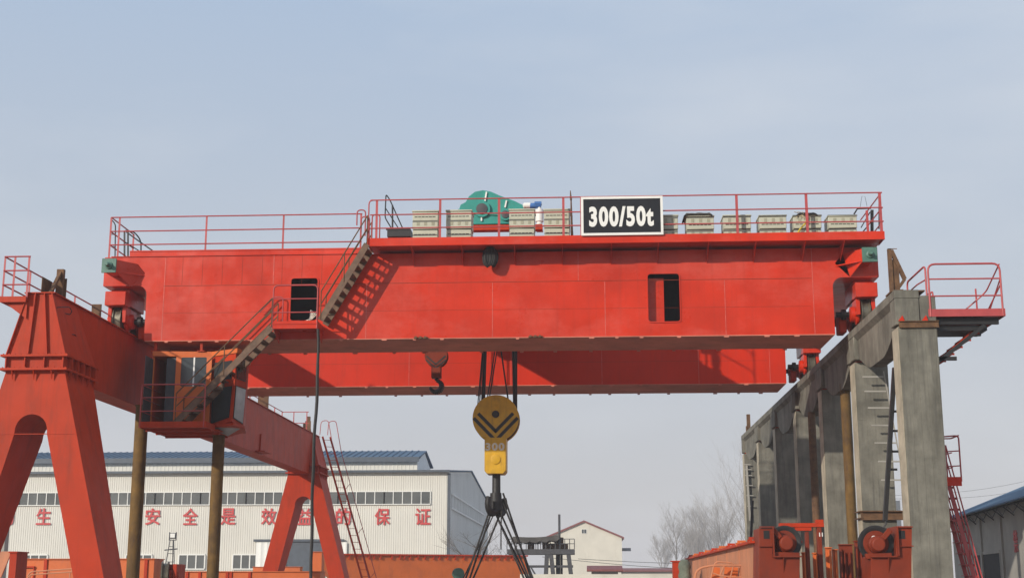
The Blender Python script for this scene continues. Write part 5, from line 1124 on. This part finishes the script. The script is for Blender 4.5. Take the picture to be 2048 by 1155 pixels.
# ================================================================ RIGHT SHED
eA, eB = at(2048,992,50), at(1893,1037,50); ez_ = eA.z
k_ = (ez_-EYE)/(eB.z-EYE); eB = Vector((0,0,EYE)) + (eB-Vector((0,0,EYE)))*k_
dv = (eA-eB); dv.z = 0; L_ = dv.length; dv.normalize(); nv = Vector((-dv.y, dv.x, 0))
if nv.x < 0: nv = -nv
gA = Vector((eB.x, eB.y, 0)); far0 = -2.0; LL = L_ + 9
sh = thing('blue_roof_shed', 'grey rendered shed with blue corrugated roof at the right edge', 'shed', (eA.x, eA.y, 0))
b = MB(); obox(b, far0, LL, .55, .8, 0, ez_+.13); obox(b, far0, far0+.25, .8, 9, 0, ez_-.12); obox(b, LL-.25, LL, .8, 9, 0, ez_-.12)
for k in range(7): s_ = 1+k*4.6; obox(b, s_, s_+.4, .47, .55, 0, ez_-.2)
b.build('wall', M['greywall'], sh)
b = MB(); n_ = int((LL-far0+.6)/.22)
def rz(t): return ez_ + t*.40
vs = []; 
for i in range(n_+1):
    s_ = far0-.3 + i*.22; h = .035 if i % 2 else 0
    for t_ in (0, 5): vs += [gp(s_, t_, rz(t_)+h), gp(s_, t_, rz(t_)+h-.06)]
fs = []
for i in range(n_):
    o = i*4; fs += [(o,o+4,o+6,o+2),(o+1,o+3,o+7,o+5),(o,o+1,o+5,o+4),(o+2,o+6,o+7,o+3)]
b.add(vs, fs); b.build('roof', M['blue'], sh)
b = MB(); 
for k in range(14):
    s_ = far0 + .5 + k*2.1; b.tube([gp(s_, .1, ez_-.08), gp(s_, .54, ez_-.45)], .025, 4); b.tube([gp(s_, .1, ez_-.1), gp(s_, 2, ez_+.4)], .03, 4)
    b.tube([gp(s_, .3, ez_-.1), gp(s_+1.05, .3, ez_-.4), gp(s_+2.1, .3, ez_-.1)], .02, 4)
b.build('roof_truss', M['darksteel'], sh)
for s0, s1 in ((L_*.22, L_*.55), (L_*.98, L_*1.25)):
    b = MB(); zd_ = 2.9 if s0 < L_*.5 else 2.4; obox(b, s0, s1, .53, .548, .0, zd_); d_ = b.build('doorway', M['dark'], sh); b = MB(); obox(b, s0-.12, s0, .5, .549, 0, zd_+.12); obox(b, s1, s1+.12, .5, .549, 0, zd_+.12); obox(b, s0, s1, .5, .549, zd_, zd_+.12); b.build('door_frame', M['greywall'], d_)
# painted characters on the wall: first one readable
ps = L_*.735; ang = math.atan2(dv.y, dv.x) 
pc = gp(ps, .535, EYE + (1164-1097)*49.5/2700 + .35)
text('禁', pc[0], pc[1], pc[2], .85, .75, M['letter'], 'painted_character', sh, .03, bold=.015, rotz=ang)
# white sack / panel visible between columns
low(1774, 1800, 1000, 58, .3, M['white'], 'white_panel', 'white sheet panel seen between the two nearest concrete columns', 'panel')
# ================================================================ TREES
def tree(x, y, h, label, seed, spread=.32, levels=5, mt=None, lean=0, r0=None, group=None, up=.5, nb=(3,4)):
    rn = random.Random(seed); t = thing('bare_tree', label, 'tree', (x, y, 0), group); tk = MB(); cr = MB(); r0 = r0 or h*.011
    def grow(p, d, ln, r, lv):
        pts = [p]; m = 3 if lv > 1 else 2; q = p; dd = d.copy()
        for i in range(m):
            dd = (dd + Vector((rn.uniform(-.13,.13), rn.uniform(-.13,.13), rn.uniform(0,.14*up*2)))).normalized(); q = q + dd*ln/m; pts.append(q)
        (tk if lv >= levels-1 else cr).tube(pts, r, 7 if lv == levels else (4 if lv > 2 else 3), r*.55)
        if lv == 0: return
        k = rn.randint(*nb) + (2 if lv == levels else 0)
        for i in range(k):
            f = rn.uniform(.3, 1) if i else 1; bp = pts[0].lerp(pts[-1], f) if f < 1 else pts[-1]
            j = min(int(f*m), m-1); bp = pts[j].lerp(pts[j+1], f*m-j) if f < 1 else pts[-1]
            a = rn.uniform(0, 2*math.pi); s = rn.uniform(.5,1.2)*spread*(1.5 if i else .4)
            side = Vector((math.cos(a), math.sin(a), rn.uniform(-.1,.5)*up)); nd = (dd*(1) + side*s*2).normalized()
            grow(bp, nd, ln*rn.uniform(.55,.8), r*.52*(1.1 if not i else .9), lv-1)
    grow(Vector((x, y, 0)), Vector((lean, 0, 1)).normalized(), h*.36, r0, levels)
    tk.build('trunk', mt or M['bark'], t); cr.build('crown', mt or M['bark'], t)
    return t
tg = 'misty bare trees on the right skyline'
TR = [(1325,1050,160,'small rounded bare tree at the left end of the misty tree row'),(1348,1000,150,'tall bare tree, left of the two tall ones in the misty row'),(1372,1040,165,'low bare tree between the two tall misty trees'),(1398,1012,148,'bare tree in the middle of the misty row'),(1425,1000,150,'tall bare tree right of the middle of the misty row'),(1447,975,135,'bare tree second left of the farthest concrete column'),(1470,950,120,'large bare tree right beside the farthest concrete column'),(1497,868,110,'tallest bare tree, its twigs rising behind the right end of the far girder'),(1530,815,112,'bare tree whose top twigs show between the girder end and the runway beam')]
for i, (px, pt, y, lab) in enumerate(TR):
    y *= 2.3; p = at(px, pt, y); tree(p.x, y, p.z*1.02, lab, 40+i, .30, 5, M['twig'], 0, .24 if i < 6 else .15, tg, .75, (4,5) if i < 7 else (3,3))
p = at(945, 1005, 116); tree(p.x, 116, p.z, 'dark bare tree in front of the gable end of the hall', 77, .42, 5, M['bark'], 0, .14, None, .35)
p = at(985, 1075, 108); tree(p.x, 108, p.z, 'low bare bush beneath the hanging slings', 78, .5, 4, M['bark'], 0, .07, None, .3)
